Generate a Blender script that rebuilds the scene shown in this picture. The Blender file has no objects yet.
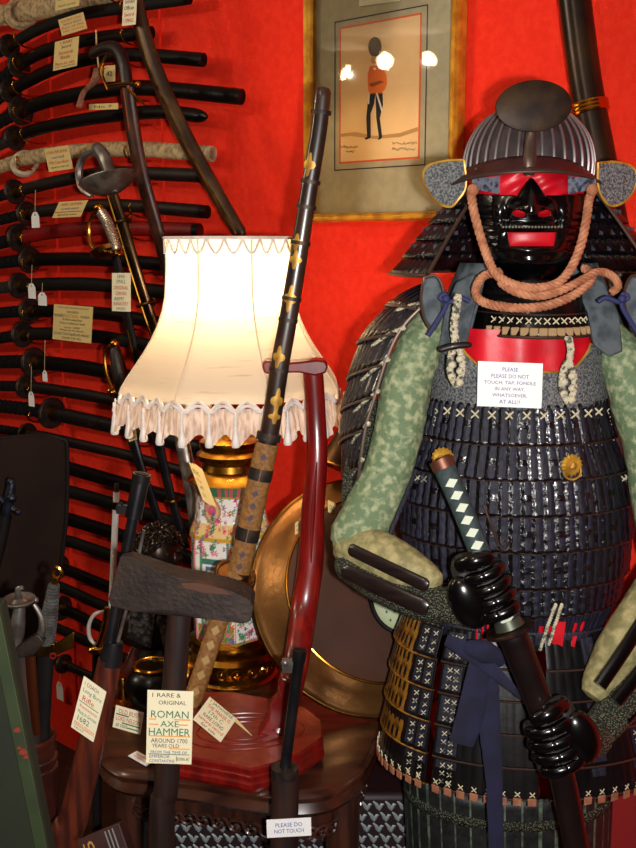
import bpy, bmesh, math, random
from mathutils import Vector as V, Matrix
random.seed(7)
PI = math.pi
F = 1024.0; PITCH = math.radians(10); CAM = V((0, 0, 1.5))
CP, SP = math.cos(PITCH), math.sin(PITCH)
TH = math.radians(42); WN = V((-math.sin(TH), -math.cos(TH), 0)); WD = V((math.cos(TH), -math.sin(TH), 0))
W0 = V((0, 2.2, 0)); UP = V((0, 0, 1)); CN = V((0, -1, 0))
TZ = 0.70                                  # table top height

def ray(px, py):
    a = (px - 318) / F; b = (424 - py) / F
    return V((a, CP + SP * b, -SP + CP * b))
def P(px, py, Y): 
    d = ray(px, py); return CAM + d * (Y / d.y)
def Wp(px, py, off=0.0):
    d = ray(px, py); o = W0 + WN * off
    return CAM + d * ((o - CAM).dot(WN) / d.dot(WN))
def T(px, py, z=TZ):
    d = ray(px, py); return CAM + d * ((z - CAM.z) / d.z)
def S(px, Y): return px * Y / F
def lin(c):
    r = []
    for v in c[:3]:
        v = v / 255.0
        r.append(v / 12.92 if v <= 0.04045 else ((v + 0.055) / 1.055) ** 2.4)
    return (*r, 1)

# ---------------------------------------------------------------- materials
MATS = {}
def mat(name, c, rough=.5, metal=0., c2=None, ns=20., mix=(.4, .6), bump=0., bs=None, coat=0., emit=0., pat='noise', stretch=None, spec=.5):
    if name in MATS: return MATS[name]
    m = bpy.data.materials.new(name); m.use_nodes = True; nt = m.node_tree; N = nt.nodes; L = nt.links
    b = N['Principled BSDF']
    b.inputs['Base Color'].default_value = lin(c); b.inputs['Roughness'].default_value = rough
    b.inputs['Metallic'].default_value = metal; b.inputs['Coat Weight'].default_value = coat
    b.inputs['Coat Roughness'].default_value = .12; b.inputs['Specular IOR Level'].default_value = spec
    if emit:
        b.inputs['Emission Color'].default_value = lin(c); b.inputs['Emission Strength'].default_value = emit
    if c2 or bump:
        tc = N.new('ShaderNodeTexCoord'); mp = N.new('ShaderNodeMapping'); L.new(tc.outputs['Object'], mp.inputs[0])
        if stretch: mp.inputs['Scale'].default_value = stretch
        def tex(scale):
            if pat == 'voronoi':
                t = N.new('ShaderNodeTexVoronoi'); t.inputs['Scale'].default_value = scale; o = t.outputs['Distance']
            elif pat == 'wave':
                t = N.new('ShaderNodeTexWave'); t.inputs['Scale'].default_value = scale; t.inputs['Distortion'].default_value = 4; t.inputs['Detail'].default_value = 3; o = t.outputs['Fac']
            else:
                t = N.new('ShaderNodeTexNoise'); t.inputs['Scale'].default_value = scale; t.inputs['Detail'].default_value = 5; o = t.outputs['Fac']
            L.new(mp.outputs[0], t.inputs['Vector']); return o
        if c2:
            r = N.new('ShaderNodeValToRGB'); r.color_ramp.elements[0].position = mix[0]; r.color_ramp.elements[1].position = mix[1]
            r.color_ramp.elements[0].color = lin(c); r.color_ramp.elements[1].color = lin(c2)
            L.new(tex(ns), r.inputs[0]); L.new(r.outputs[0], b.inputs['Base Color'])
        if bump:
            bp = N.new('ShaderNodeBump'); bp.inputs['Strength'].default_value = bump; bp.inputs['Distance'].default_value = .004
            L.new(tex(bs or ns), bp.inputs['Height']); L.new(bp.outputs[0], b.inputs['Normal'])
    MATS[name] = m; return m

RED = mat('red_fabric_wall', (232, 40, 17), .8, c2=(238, 48, 22), ns=60, bump=.15, bs=250, spec=.25)
BLK = mat('black_lacquer', (8, 7, 7), .3, c2=(14, 11, 10), ns=30, coat=.1, spec=.35)
BLK2 = mat('matt_black', (13, 11, 10), .6, c2=(20, 15, 13), ns=40, spec=.2)
BROWNL = mat('brown_lacquer', (30, 13, 9), .45, c2=(18, 8, 6), ns=20, coat=.1)
REDL = mat('red_lacquer_scabbard', (140, 18, 14), .4, c2=(110, 12, 10), ns=15)
SPECK = mat('speckled_black_skin', (16, 14, 14), .4, c2=(120, 70, 45), ns=160, mix=(.64, .74))
BARK = mat('pale_carved_bone', (196, 170, 126), .7, c2=(120, 98, 66), ns=90, mix=(.4, .7), bump=.6)
IVORY = mat('ivory', (205, 190, 160), .55, c2=(160, 138, 100), ns=30)
CORD = mat('dark_wrap', (12, 12, 14), .9, c2=(24, 22, 22), ns=180, bump=.5, spec=.15)
CORDB = mat('brown_wrap', (38, 28, 20), .85, c2=(20, 16, 14), ns=180, bump=.5)
IRON = mat('dark_iron', (48, 42, 40), .5, .7, c2=(72, 60, 50), ns=60, bump=.3)
IRONAXE = mat('pitted_iron', (44, 35, 32), .65, .3, c2=(58, 45, 38), ns=30, bump=.5, bs=150)
STEEL = mat('steel', (150, 148, 145), .28, 1., c2=(90, 85, 78), ns=20)
STEELD = mat('old_steel', (134, 128, 122), .35, .65, c2=(92, 84, 76), ns=30)
GUNM = mat('gun_metal', (40, 40, 44), .32, .8, c2=(60, 58, 60), ns=20)
BRASS = mat('brass', (214, 160, 60), .22, 1., c2=(180, 120, 40), ns=15)
BRASSD = mat('aged_brass', (150, 105, 45), .35, 1., c2=(90, 60, 26), ns=25)
GILT = mat('gilt_frame', (222, 164, 52), .4, .35, c2=(186, 124, 30), ns=30)
GOLDL = mat('gold_leaf', (206, 158, 56), .4, .35, c2=(160, 114, 34), ns=40)
WOODD = mat('dark_wood', (42, 22, 16), .4, c2=(68, 34, 22), ns=8, stretch=(8, 8, .8), coat=.15)
WOODH = mat('helve_wood', (30, 18, 16), .5, c2=(52, 30, 22), ns=8, stretch=(8, 8, .8))
STOCK = mat('stock_wood', (98, 40, 22), .42, c2=(58, 22, 14), ns=10, stretch=(9, 9, .7), coat=.2)
TABLEW = mat('table_wood', (72, 38, 24), .28, c2=(46, 22, 15), ns=7, stretch=(1, 6, 1), coat=.5)
REDW = mat('red_lacquered_wood', (128, 20, 14), .3, c2=(96, 12, 10), ns=9, stretch=(6, 6, 1), coat=.4)
REDWT = mat('red_carved_board', (150, 56, 32), .4, c2=(122, 36, 20), ns=26, mix=(.35, .65), bump=.4, bs=60, coat=.3)
LEATH = mat('dark_leather', (40, 22, 14), .85, c2=(18, 12, 9), ns=5, mix=(.3, .7), bump=.1, bs=120, spec=.2)
LEATHR = mat('red_brown_leather', (84, 32, 20), .4, c2=(46, 18, 12), ns=10, bump=.2, bs=90)
PAPER = mat('cream_card', (236, 226, 190), .8)
PAPERY = mat('yellow_card', (222, 196, 128), .8)
PAPERW = mat('white_card', (240, 238, 235), .7)
INK = mat('black_ink', (24, 22, 30), .8); INKG = mat('green_ink', (20, 110, 80), .8); INKR = mat('red_ink', (190, 40, 20), .8)
INKB = mat('blue_ink', (30, 60, 140), .8); INKO = mat('orange_ink', (235, 150, 40), .8); INKY = mat('gold_ink', (190, 140, 60), .6)
STRING = mat('string', (200, 180, 130), .8)
BRONZE = mat('bronze_shield', (112, 66, 38), .48, .8, c2=(84, 46, 30), ns=5, mix=(.3, .7), bump=.1, bs=90)
BRONZEB = mat('bronze_bust', (44, 30, 22), .35, .6, c2=(26, 18, 16), ns=20)
# ---------------------------------------------------------------- mesh tools
def cr(pts, res=6):
    pts = [V(p) for p in pts]
    if len(pts) < 3: return [pts[0].lerp(pts[-1], i / res) for i in range(res + 1)]
    o = []
    for i in range(len(pts) - 1):
        p0 = pts[max(i - 1, 0)]; p1 = pts[i]; p2 = pts[i + 1]; p3 = pts[min(i + 2, len(pts) - 1)]
        for k in range(res):
            t = k / res
            o.append(.5 * ((2 * p1) + (p2 - p0) * t + (2 * p0 - 5 * p1 + 4 * p2 - p3) * t * t + (3 * p1 - p0 - 3 * p2 + p3) * t ** 3))
    o.append(pts[-1]); return o
def rs(vals, n):
    if not hasattr(vals, '__len__'): return [vals] * n
    m = len(vals) - 1; o = []
    for i in range(n):
        t = i / (n - 1) * m; k = min(int(t), m - 1); o.append(vals[k] + (vals[k + 1] - vals[k]) * (t - k))
    return o
def tube(bm, pts, rad, seg=12, N=None, b=1.0, res=5, caps=True, smooth=True, mi=0, phase=0., rnd=False):
    q = cr(pts, res) if smooth else [V(p) for p in pts]
    n = len(q); R = rs(rad, n); rings = []; prev = None
    if rnd:                                    # rounded ends
        t0 = (q[0] - q[1]).normalized(); t1 = (q[-1] - q[-2]).normalized()
        a, z = q[0], q[-1]; ra, rz = R[0], R[-1]
        q = [a + t0 * ra * .6, a + t0 * ra * .45] + q + [z + t1 * rz * .45, z + t1 * rz * .6]
        R = [ra * .3, ra * .75] + R + [rz * .75, rz * .3]; n += 4
    for i in range(n):
        t = (q[min(i + 1, n - 1)] - q[max(i - 1, 0)]).normalized()
        if N is not None:
            s = t.cross(N)
            if s.length < .05: s = prev if prev else t.orthogonal()
            s.normalize(); nn = s.cross(t).normalized()
        else:
            if prev is None: s = t.orthogonal().normalized()
            else: s = (prev - t * prev.dot(t)).normalized()
            nn = s.cross(t).normalized()
        prev = s
        rings.append([bm.verts.new(q[i] + s * R[i] * math.cos(2 * PI * k / seg + phase) + nn * R[i] * b * math.sin(2 * PI * k / seg + phase)) for k in range(seg)])
    for i in range(n - 1):
        for k in range(seg):
            f = bm.faces.new((rings[i][k], rings[i][(k + 1) % seg], rings[i + 1][(k + 1) % seg], rings[i + 1][k])); f.material_index = mi
    if caps:
        for r in (rings[0][::-1], rings[-1]):
            f = bm.faces.new(r); f.material_index = mi
def loop(bm, pts, r, seg=8, mi=0):            # closed tube
    n = len(pts); rings = []; prev = None
    for i in range(n):
        t = (pts[(i + 1) % n] - pts[i - 1]).normalized()
        s = t.orthogonal().normalized() if prev is None else (prev - t * prev.dot(t)).normalized()
        nn = s.cross(t); prev = s
        rings.append([bm.verts.new(pts[i] + (s * math.cos(2 * PI * k / seg) + nn * math.sin(2 * PI * k / seg)) * r) for k in range(seg)])
    for i in range(n):
        for k in range(seg):
            f = bm.faces.new((rings[i][k], rings[i][(k + 1) % seg], rings[(i + 1) % n][(k + 1) % seg], rings[(i + 1) % n][k])); f.material_index = mi
def ring(bm, c, a, b, r, n=28, seg=8, mi=0):  # a, b: radius vectors
    loop(bm, [c + a * math.cos(2 * PI * i / n) + b * math.sin(2 * PI * i / n) for i in range(n)], r, seg, mi)
def basis(z):
    z = V(z).normalized(); x = z.orthogonal().normalized()
    if abs(z.z) > .9: x = (V((1, 0, 0)) - z * z.x).normalized()
    return x, z.cross(x).normalized(), z
def lathe(bm, prof, O, axis=UP, seg=32, ex=1., ey=1., X=None, mi=0, fn=None):
    x, y, z = basis(axis)
    if X is not None: x = (V(X) - z * V(X).dot(z)).normalized(); y = z.cross(x)
    rings = []
    for r, h in prof:
        rr = []
        for k in range(seg):
            a = 2 * PI * k / seg; q = r * (fn(a, h) if fn else 1)
            rr.append(bm.verts.new(O + x * math.cos(a) * q * ex + y * math.sin(a) * q * ey + z * h))
        rings.append(rr)
    for i in range(len(rings) - 1):
        for k in range(seg):
            f = bm.faces.new((rings[i][k], rings[i][(k + 1) % seg], rings[i + 1][(k + 1) % seg], rings[i + 1][k])); f.material_index = mi
    for rr, fl, rad in ((rings[0], True, prof[0][0]), (rings[-1], False, prof[-1][0])):
        if rad > 1e-5:
            f = bm.faces.new(rr[::-1] if fl else rr); f.material_index = mi
def ball(bm, c, r, seg=16, axis=UP, mi=0, X=None):
    if not hasattr(r, '__len__'): r = (r, r, r)
    n = max(6, seg // 2)
    prof = [(math.sin(PI * i / n) + (1e-4 if i in (0, n) else 0), -math.cos(PI * i / n) * r[2]) for i in range(n + 1)]
    lathe(bm, prof, V(c), axis, seg, r[0], r[1], X, mi)
def box(bm, c, h, X=V((1, 0, 0)), Y=V((0, 1, 0)), Z=UP, mi=0):
    vs = [bm.verts.new(c + X * h[0] * i + Y * h[1] * j + Z * h[2] * k) for i in (-1, 1) for j in (-1, 1) for k in (-1, 1)]
    for q in ((0, 1, 3, 2), (4, 6, 7, 5), (0, 4, 5, 1), (2, 3, 7, 6), (0, 2, 6, 4), (1, 5, 7, 3)):
        f = bm.faces.new([vs[i] for i in q]); f.material_index = mi
def prism(bm, pts, off, mi=0, inset=0.):      # pts 3D outline, off: thickness vector
    c = sum(pts, V((0, 0, 0))) / len(pts)
    a = [bm.verts.new(p) for p in pts]; b = [bm.verts.new(p + off + (c - p) * inset) for p in pts]
    n = len(pts)
    for f in [a, b[::-1]] + [[a[i], b[i], b[(i + 1) % n], a[(i + 1) % n]] for i in range(n)]:
        g = bm.faces.new(f); g.material_index = mi
def grid(bm, fn, nu, nv, keep=None, mi=0, mfn=None):
    vs = [[bm.verts.new(fn(i / nu, j / nv)) for j in range(nv + 1)] for i in range(nu + 1)]
    for i in range(nu):
        for j in range(nv):
            if keep and not keep((i + .5) / nu, (j + .5) / nv): continue
            f = bm.faces.new((vs[i][j], vs[i + 1][j], vs[i + 1][j + 1], vs[i][j + 1]))
            f.material_index = mfn((i + .5) / nu, (j + .5) / nv) if mfn else mi
WL = {}
def obj(name, bm, m, parent=None, solid=0., bevel=0., sharp=38, subd=0, label=None, color=None, norm=True):
    loose = [v for v in bm.verts if not v.link_faces]
    if loose: bmesh.ops.delete(bm, geom=loose, context='VERTS')
    if norm: bmesh.ops.recalc_face_normals(bm, faces=bm.faces[:])
    me = bpy.data.meshes.new(name)
    c = V((0, 0, 0))
    if bm.verts:
        lo = V([min(v.co[i] for v in bm.verts) for i in range(3)]); hi = V([max(v.co[i] for v in bm.verts) for i in range(3)])
        c = (lo + hi) / 2; 
        if parent is None: c.z = lo.z
    bmesh.ops.translate(bm, verts=bm.verts[:], vec=-c)
    bm.to_mesh(me); bm.free()
    for mm in (m if isinstance(m, (list, tuple)) else [m]): me.materials.append(mm)
    me.polygons.foreach_set('use_smooth', [True] * len(me.polygons))
    me.set_sharp_from_angle(angle=math.radians(sharp))
    o = bpy.data.objects.new(name, me); bpy.context.collection.objects.link(o)
    WL[o.name] = c
    if parent is not None: o.parent = parent; o.location = c - WL[parent.name]
    else: o.location = c
    if bevel:
        md = o.modifiers.new('bevel', 'BEVEL'); md.width = bevel; md.segments = 2; md.limit_method = 'ANGLE'
    if solid:
        md = o.modifiers.new('solid', 'SOLIDIFY'); md.thickness = solid; md.offset = 0
    if subd:
        md = o.modifiers.new('sub', 'SUBSURF'); md.levels = subd; md.render_levels = subd
    if label: o['label'] = label
    return o
def thing(name, label, cat, loc, group=None):
    o = bpy.data.objects.new(name, None); bpy.context.collection.objects.link(o)
    o.location = loc; o.empty_display_size = .05; WL[o.name] = V(loc); tag(o, label, cat, group); return o
def tag(o, label, cat, group=None):
    o['label'] = label; o['category'] = cat
    if group: o['group'] = group
    return o
def struct(o): o['kind'] = 'structure'; return o
B = bmesh.new
def text(body, O, U, D, w, h, m, parent, name='lettering', off=.0006, shear=0., bold=0.):
    """one line of text centred in a box: O centre, U right dir, D down dir (unit), w/h box size"""
    cu = bpy.data.curves.new('t', 'FONT'); cu.body = body; cu.size = 1; cu.shear = shear; cu.offset = bold
    cu.resolution_u = 2
    t = bpy.data.objects.new('t', cu); bpy.context.collection.objects.link(t)
    bpy.context.view_layer.update()
    me = bpy.data.meshes.new_from_object(t.evaluated_get(bpy.context.evaluated_depsgraph_get()))
    bpy.data.objects.remove(t); bpy.data.curves.remove(cu)
    bm = B(); bm.from_mesh(me); bpy.data.meshes.remove(me)
    xs = [v.co.x for v in bm.verts]; ys = [v.co.y for v in bm.verts]
    if not xs: bm.free(); return
    x0, x1, y0, y1 = min(xs), max(xs), min(ys), max(ys)
    sx = w / max(x1 - x0, 1e-5); sy = h / max(y1 - y0, 1e-5)
    N = U.cross(-D).normalized()
    for v in bm.verts:
        v.co = O + U * (v.co.x - (x0 + x1) / 2) * sx - D * (v.co.y - (y0 + y1) / 2) * sy + N * off
    return bm
def card(name, label, c4, lines, mt=PAPER, cat='price card', th=.0008, parent=None, bars=(), group=None, root=None):
    """c4: tl,tr,bl corners. lines: (text, ink, y centre 0..1, height frac, width frac[, x centre])"""
    tl, tr, bl = c4; br = tr + bl - tl
    U = (tr - tl); D = (bl - tl); w, h = U.length, D.length; u, d = U / w, D / h
    N = u.cross(-d).normalized(); r = root
    if root is None: r = thing(name, label, cat, (tl + br) / 2, group)
    bm = B(); prism(bm, [tl, tr, br, bl], -N * th); obj('card' if name != 'card' else 'paper', bm, mt, r)
    groups = {}
    for ln in lines:
        xc = ln[5] if len(ln) > 5 else .5
        bm = text(ln[0], tl + U * xc + D * ln[2], u, d, w * ln[4], h * ln[3], ln[1], r)
        if bm: groups.setdefault(ln[1].name, []).append(bm)
    for k, bms in groups.items():
        g = B()
        for x in bms:
            me = bpy.data.meshes.new('x'); x.to_mesh(me); x.free(); g.from_mesh(me); bpy.data.meshes.remove(me)
        obj('lettering', g, MATS[k], r, norm=False)
    if bars:
        bm = B()
        ms = []
        for x0, x1, y, hh, ink in bars:
            if ink not in ms: ms.append(ink)
            a = tl + U * x0 + D * (y - hh / 2) + N * .0004; b_ = tl + U * x1 + D * (y - hh / 2) + N * .0004
            prism(bm, [a, b_, b_ + D * hh, a + D * hh], -N * .0003, mi=ms.index(ink))
        obj('underline', bm, ms, r)
    return r
def copy_tree(o, loc):
    c = o.copy(); bpy.context.collection.objects.link(c); c.location = loc
    for ch in o.children:
        k = ch.copy(); bpy.context.collection.objects.link(k); k.parent = c
        for g in ch.children:
            gg = g.copy(); bpy.context.collection.objects.link(gg); gg.parent = k
    return c

# ================================================================ ROOM
CZ = 2.46
def room_pt(s, dep, z): return W0 + WD * s + WN * dep + UP * z
s0, s1, dd = -3.9, 1.55, 3.6
def slab(name, pts, off, m):
    bm = B(); prism(bm, pts, off); return struct(obj(name, bm, m))
slab('wall_back', [room_pt(s0, 0, 0), room_pt(s1, 0, 0), room_pt(s1, 0, CZ), room_pt(s0, 0, CZ)], -WN * .1, RED)
DULL = mat('dull_brown_wall', (96, 70, 52), .8, c2=(84, 60, 46), ns=4)
slab('wall_right', [room_pt(s1, 0, 0), room_pt(s1, dd, 0), room_pt(s1, dd, CZ), room_pt(s1, 0, CZ)], WD * .1, DULL)
slab('wall_left', [room_pt(s0, 0, 0), room_pt(s0, dd, 0), room_pt(s0, dd, CZ), room_pt(s0, 0, CZ)], -WD * .1, DULL)
slab('wall_front', [room_pt(s0, dd, 0), room_pt(s1, dd, 0), room_pt(s1, dd, CZ), room_pt(s0, dd, CZ)], WN * .1, DULL)
slab('floor', [room_pt(s0, 0, 0), room_pt(s1, 0, 0), room_pt(s1, dd, 0), room_pt(s0, dd, 0)], -UP * .1, mat('floor_boards', (58, 38, 28), .6, c2=(40, 26, 20), ns=5, stretch=(1, 8, 1)))
slab('ceiling', [room_pt(s0, 0, CZ), room_pt(s1, 0, CZ), room_pt(s1, dd, CZ), room_pt(s0, dd, CZ)], UP * .1, mat('ceiling_paint', (190, 180, 165), .9, c2=(180, 168, 150), ns=3))
# shallow red batten the left sword hooks are screwed to
def wall_box(name, px0, px1, z0, z1, d0, d1, m):
    a = (Wp(px0, 243, d0) - W0).dot(WD); b = (Wp(px1, 243, d0) - W0).dot(WD)
    bm = B(); prism(bm, [room_pt(a, d0, z0), room_pt(b, d0, z0), room_pt(b, d0, z1), room_pt(a, d0, z1)], WN * (d1 - d0))
    return obj(name, bm, m)
struct(wall_box('trim_1', 37, 58, .1, CZ - .02, 0, .006, RED))
struct(wall_box('trim_2', 146, 166, .1, CZ - .02, 0, .006, RED))

# ================================================================ WALL SWORDS
def wall_sword(name, cat, pts, th, gx, smat, gmat, label, off=.05, end='flat', tsuba=True, gscale=.85, extra=None):
    """pts: pixel centre line from the left picture edge to the right end; gx: guard pixel x"""
    q = [Wp(x, y, off) for x, y in pts]
    c = cr(q, 10); k = min(range(len(c)), key=lambda i: (c[i] - Wp(gx, pts[0][1], off)).project(WD).length if False else abs((c[i] - W0).dot(WD) - (Wp(gx, 243, off) - W0).dot(WD)))
    r = [th / 2 / F * (Wp(gx, 243, off).y)]
    r = th / 2 / F * ((Wp(gx, 243, off).y + c[-1].y) / 2)
    root = thing(name, label, cat, c[len(c) // 2])
    sc = c[k:]; n = len(sc)
    rr = [r * (1 - .08 * i / n) for i in range(n)]
    if end == 'point': 
        for j, f in enumerate((.35, .7, .9)): rr[-1 - j] *= f
    if end == 'flat': rr[-1] *= .93
    bm = B(); tube(bm, sc, rr, 14, WN, .62, smooth=False); sheath = obj('scabbard', bm, smat, root)
    if end == 'flat' and extra != 'plain':
        bm = B(); tube(bm, sc[-2:] if n > 3 else sc, rr[-1] * 1.05, 14, WN, .66, res=2); obj('end_cap', bm, BLK if smat != BARK else IVORY, sheath)
    if k > 2:
        gc = c[:k + 1]; bm = B()
        tube(bm, gc, r * gscale, 12, WN, .7, smooth=False)
        g = obj('grip', bm, gmat, root)
        bm = B(); m = 18                        # crossing wrap ridges
        for i in range(1, m):
            t = i / m * (len(gc) - 1); a = gc[int(t)].lerp(gc[min(int(t) + 1, len(gc) - 1)], t % 1)
            ax = WD; ring(bm, a, UP * r * gscale * 1.04, WN * r * gscale * .76 + WD * r * .25 * (1 if i % 2 else -1), r * .09, 14, 5)
        obj('wrapping', bm, gmat, g)
    if tsuba:
        tan = (c[min(k + 1, len(c) - 1)] - c[k - 1]).normalized(); tr_ = r * 2.1
        bm = B(); lathe(bm, [(tr_ * .3, -.003), (tr_ * .96, -.003), (tr_, 0), (tr_ * .96, .003), (tr_ * .3, .003)], c[k], tan, 24, ey=.95)
        for j in range(2): ring(bm, c[k] + tan * (j * 2 - 1) * .003, UP * tr_ * .9, WN * tr_ * .86, .0016, 20, 5)
        obj('guard', bm, IRON, root)
        bm = B(); tube(bm, [c[k] + tan * .004, c[k] + tan * .03], r * 1.08, 14, WN, .68, res=2); obj('collar', bm, BRASSD, sheath)
    return root
SW = [
 ('carved_staff', [(-30, 20), (10, 14), (45, 7), (75, 0), (120, -12)], 22, 22, BARK, BARK, 'pale carved bone-covered sword at the very top left of the red wall', 'flat'),
 ('katana', [(-30, 68), (0, 52), (33, 32), (75, 16), (120, 8), (190, -2)], 12, 30, BLK2, CORD, 'black sword rising steeply to the right under the top pale bone sword', 'flat'),
 ('katana', [(-30, 103), (0, 80), (27, 60), (55, 48), (100, 38), (152, 33)], 13, 24, BLK, CORD, 'short black sword with a rounded tip above the hooked walking cane', 'flat'),
 ('katana', [(-30, 122), (0, 98), (27, 82), (60, 67), (100, 57), (140, 55), (204, 60)], 13, 20, BLK, CORD, 'black sword whose glossy end sits just left of the picture, second longest up top', 'flat'),
 ('katana', [(-30, 140), (0, 122), (30, 107), (60, 98), (100, 91), (145, 88), (242, 97)], 15, 22, BLK, CORD, 'longest black sword, its round end reaching furthest right on the wall', 'flat'),
 ('katana', [(-30, 160), (0, 145), (30, 132), (60, 124), (110, 116), (160, 112), (207, 117)], 13, 22, BLK, CORDB, 'black sword with a pointed tip just above the long pale bone sword', 'point'),
 ('bone_sword', [(-30, 178), (0, 167), (28, 158), (70, 152), (130, 149), (213, 154)], 15, 24, BARK, BARK, 'long pale mottled bone sword lying across the wall above the steel sabre hilt', 'flat'),
 ('katana', [(-30, 205), (0, 196), (30, 188), (60, 181), (110, 173), (206, 176)], 13, 24, BROWNL, CORD, 'dark brown sword directly under the long pale bone sword', 'flat'),
 ('katana', [(-30, 228), (0, 220), (30, 213), (60, 209), (110, 205), (208, 212)], 13, 22, BROWNL, CORD, 'dark brown sword with the slanted yellow label lying against it', 'flat'),
 ('red_sword', [(-30, 252), (0, 243), (28, 236), (60, 231), (110, 228), (200, 231)], 15, 26, REDL, CORD, 'red lacquered sword, the only red one on the wall', 'flat'),
 ('katana', [(-30, 266), (0, 263), (30, 260), (80, 259), (120, 261), (205, 268)], 14, 22, BLK, CORD, 'black sword just below the red lacquered one', 'flat'),
 ('katana', [(-30, 290), (0, 288), (30, 285), (80, 284), (120, 287), (205, 297)], 14, 22, BLK2, CORDB, 'black sword level with the green lettered tag on the brass sabre', 'flat'),
 ('katana', [(-30, 315), (0, 313), (30, 311), (80, 312), (120, 316), (205, 332)], 14, 22, BLK, CORD, 'black sword with a wide patterned iron guard, behind the typed notice', 'flat'),
 ('katana', [(-30, 340), (0, 338), (30, 334), (80, 335), (120, 340), (205, 356)], 14, 26, BLK2, CORD, 'black sword crossing behind the bottom edge of the typed notice', 'flat'),
 ('katana', [(-30, 362), (0, 362), (30, 362), (80, 367), (120, 375), (205, 393)], 16, 22, BLK, CORD, 'black sword passing behind the small brass-bowed hilt', 'flat'),
 ('katana', [(-30, 386), (0, 386), (30, 387), (80, 394), (120, 402), (205, 422)], 13, 24, BROWNL, CORD, 'dark brown sword beside the lowest hanging white tag', 'flat'),
 ('speckled_sword', [(-30, 404), (0, 406), (40, 411), (80, 419), (120, 428), (205, 450)], 17, 44, SPECK, CORD, 'black speckled sword level with the lampshade fringe', 'flat'),
 ('katana', [(-30, 424), (40, 436), (60, 440), (100, 449), (130, 456), (205, 478)], 12, 40, BROWNL, CORD, 'dark brown sword below the speckled one, by the little tag under the fringe', 'flat'),
 ('katana', [(0, 452), (60, 466), (75, 470), (110, 480), (205, 508)], 16, 40, BLK, CORD, 'black sword touching the top right corner of the leather shield', 'flat'),
 ('katana', [(0, 473), (60, 490), (75, 493), (110, 503), (205, 532)], 15, 40, BLK2, CORD, 'black sword passing behind the top of the white fluted stick', 'flat'),
 ('katana', [(0, 499), (60, 517), (75, 521), (110, 532), (205, 563)], 16, 40, BLK, CORD, 'black sword passing behind the middle of the white fluted stick', 'flat'),
 ('katana', [(0, 520), (60, 539), (75, 543), (110, 555), (205, 588)], 14, 40, BLK2, CORD, 'black sword above the widest plain red band of the wall', 'flat'),
 ('katana', [(0, 548), (55, 566), (75, 573), (104, 585), (205, 625)], 14, 40, BLK, CORD, 'black sword below the widest plain red band of the wall', 'flat'),
 ('katana', [(0, 566), (55, 585), (75, 593), (104, 606), (205, 646)], 13, 40, BLK2, CORD, 'black sword beside the brass ring pommel of the corded dagger', 'flat'),
 ('katana', [(0, 585), (55, 606), (75, 614), (104, 628), (205, 671)], 14, 40, BLK, CORD, 'black sword behind the white and brass curved bow', 'flat'),
 ('katana', [(0, 604), (55, 627), (75, 636), (104, 649), (205, 694)], 12, 40, BLK2, CORD, 'black sword behind the brass wing of the corded dagger', 'flat'),
 ('katana', [(0, 636), (55, 660), (75, 669), (104, 682), (180, 716)], 11, 40, BROWNL, CORD, 'lowest dark brown sword on the wall, behind the musket', 'flat'),
]
SHORT = ['top bone-covered sword', 'steep black sword under the top bone sword', 'short black sword above the hooked cane', 'black sword ending left of the picture', 'longest black sword on the wall', 'pointed black sword', 'long pale bone sword', 'brown sword under the bone sword', 'brown sword with the slanted label', 'red lacquered sword', 'black sword below the red one', 'black sword level with the green-lettered tag', 'black sword with the wide patterned guard', 'black sword at the notice bottom edge', 'black sword behind the small brass-bowed hilt', 'brown sword beside the lowest hanging tag', 'speckled black sword', 'brown sword under the speckled one', 'black sword at the leather shield corner', 'black sword behind the white baton top', 'black sword behind the white baton middle', 'black sword above the widest red band', 'black sword below the widest red band', 'black sword beside the ring pommel', 'black sword behind the curved bow', 'black sword behind the brass wing', 'lowest brown sword']
hook_proto = None
def hook(p, label):
    global hook_proto
    # p: wall surface point
    if hook_proto is None:
        r = thing('wall_hook', label, 'hook', p, 'brass sword hooks')
        bm = B(); lathe(bm, [(.006, 0), (.006, .0015), (.003, .004)], p, WN, 12); obj('screw_plate', bm, BRASS, r)
        bm = B(); tube(bm, [p, p + WN * .04 - UP * .004, p + WN * .078 + UP * .004, p + WN * .086 + UP * .02, p + WN * .083 + UP * .026], .0022, 8, WD, rnd=True)
        ball(bm, p + WN * .083 + UP * .027, .0036, 10); obj('hook_arm', bm, BRASS, r)
        hook_proto = r; return r
    r = copy_tree(hook_proto, p); r['label'] = label; return r
for i, (nm, pts, th, gx, sm, gm, lab, end) in enumerate(SW):
    off = .05 + (.006 if i % 2 else 0)
    if 0 < i < 16 and i != 6: gx = 19 if i % 2 else 28
    if i > 16: gx = 14 if i % 2 else 44
    wall_sword(nm, 'sword', pts, th, gx, sm, gm, lab, off=off, end=end, tsuba=(i not in (0, 6) ), gscale=.85)
    if i in (0, 6):                            # pale ring guard
        g = bpy.data.objects[-1]
    c = cr([Wp(x, y, off) for x, y in pts], 12)
    short = SHORT[i]
    for hx, side in ((31, 'left'), (137, 'right')):
        if side == 'left' and i > 16: continue
        sx = (Wp(hx + (i % 3) * 1.5, 243, off) - W0).dot(WD)
        q = min(c, key=lambda p: abs((p - W0).dot(WD) - sx))
        r = th / 2 / F * q.y
        hook(V((q.x, q.y, q.z)) - WN * off + UP * (-r - .006), 'brass hook holding the %s end of the %s' % (side, short))
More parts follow.
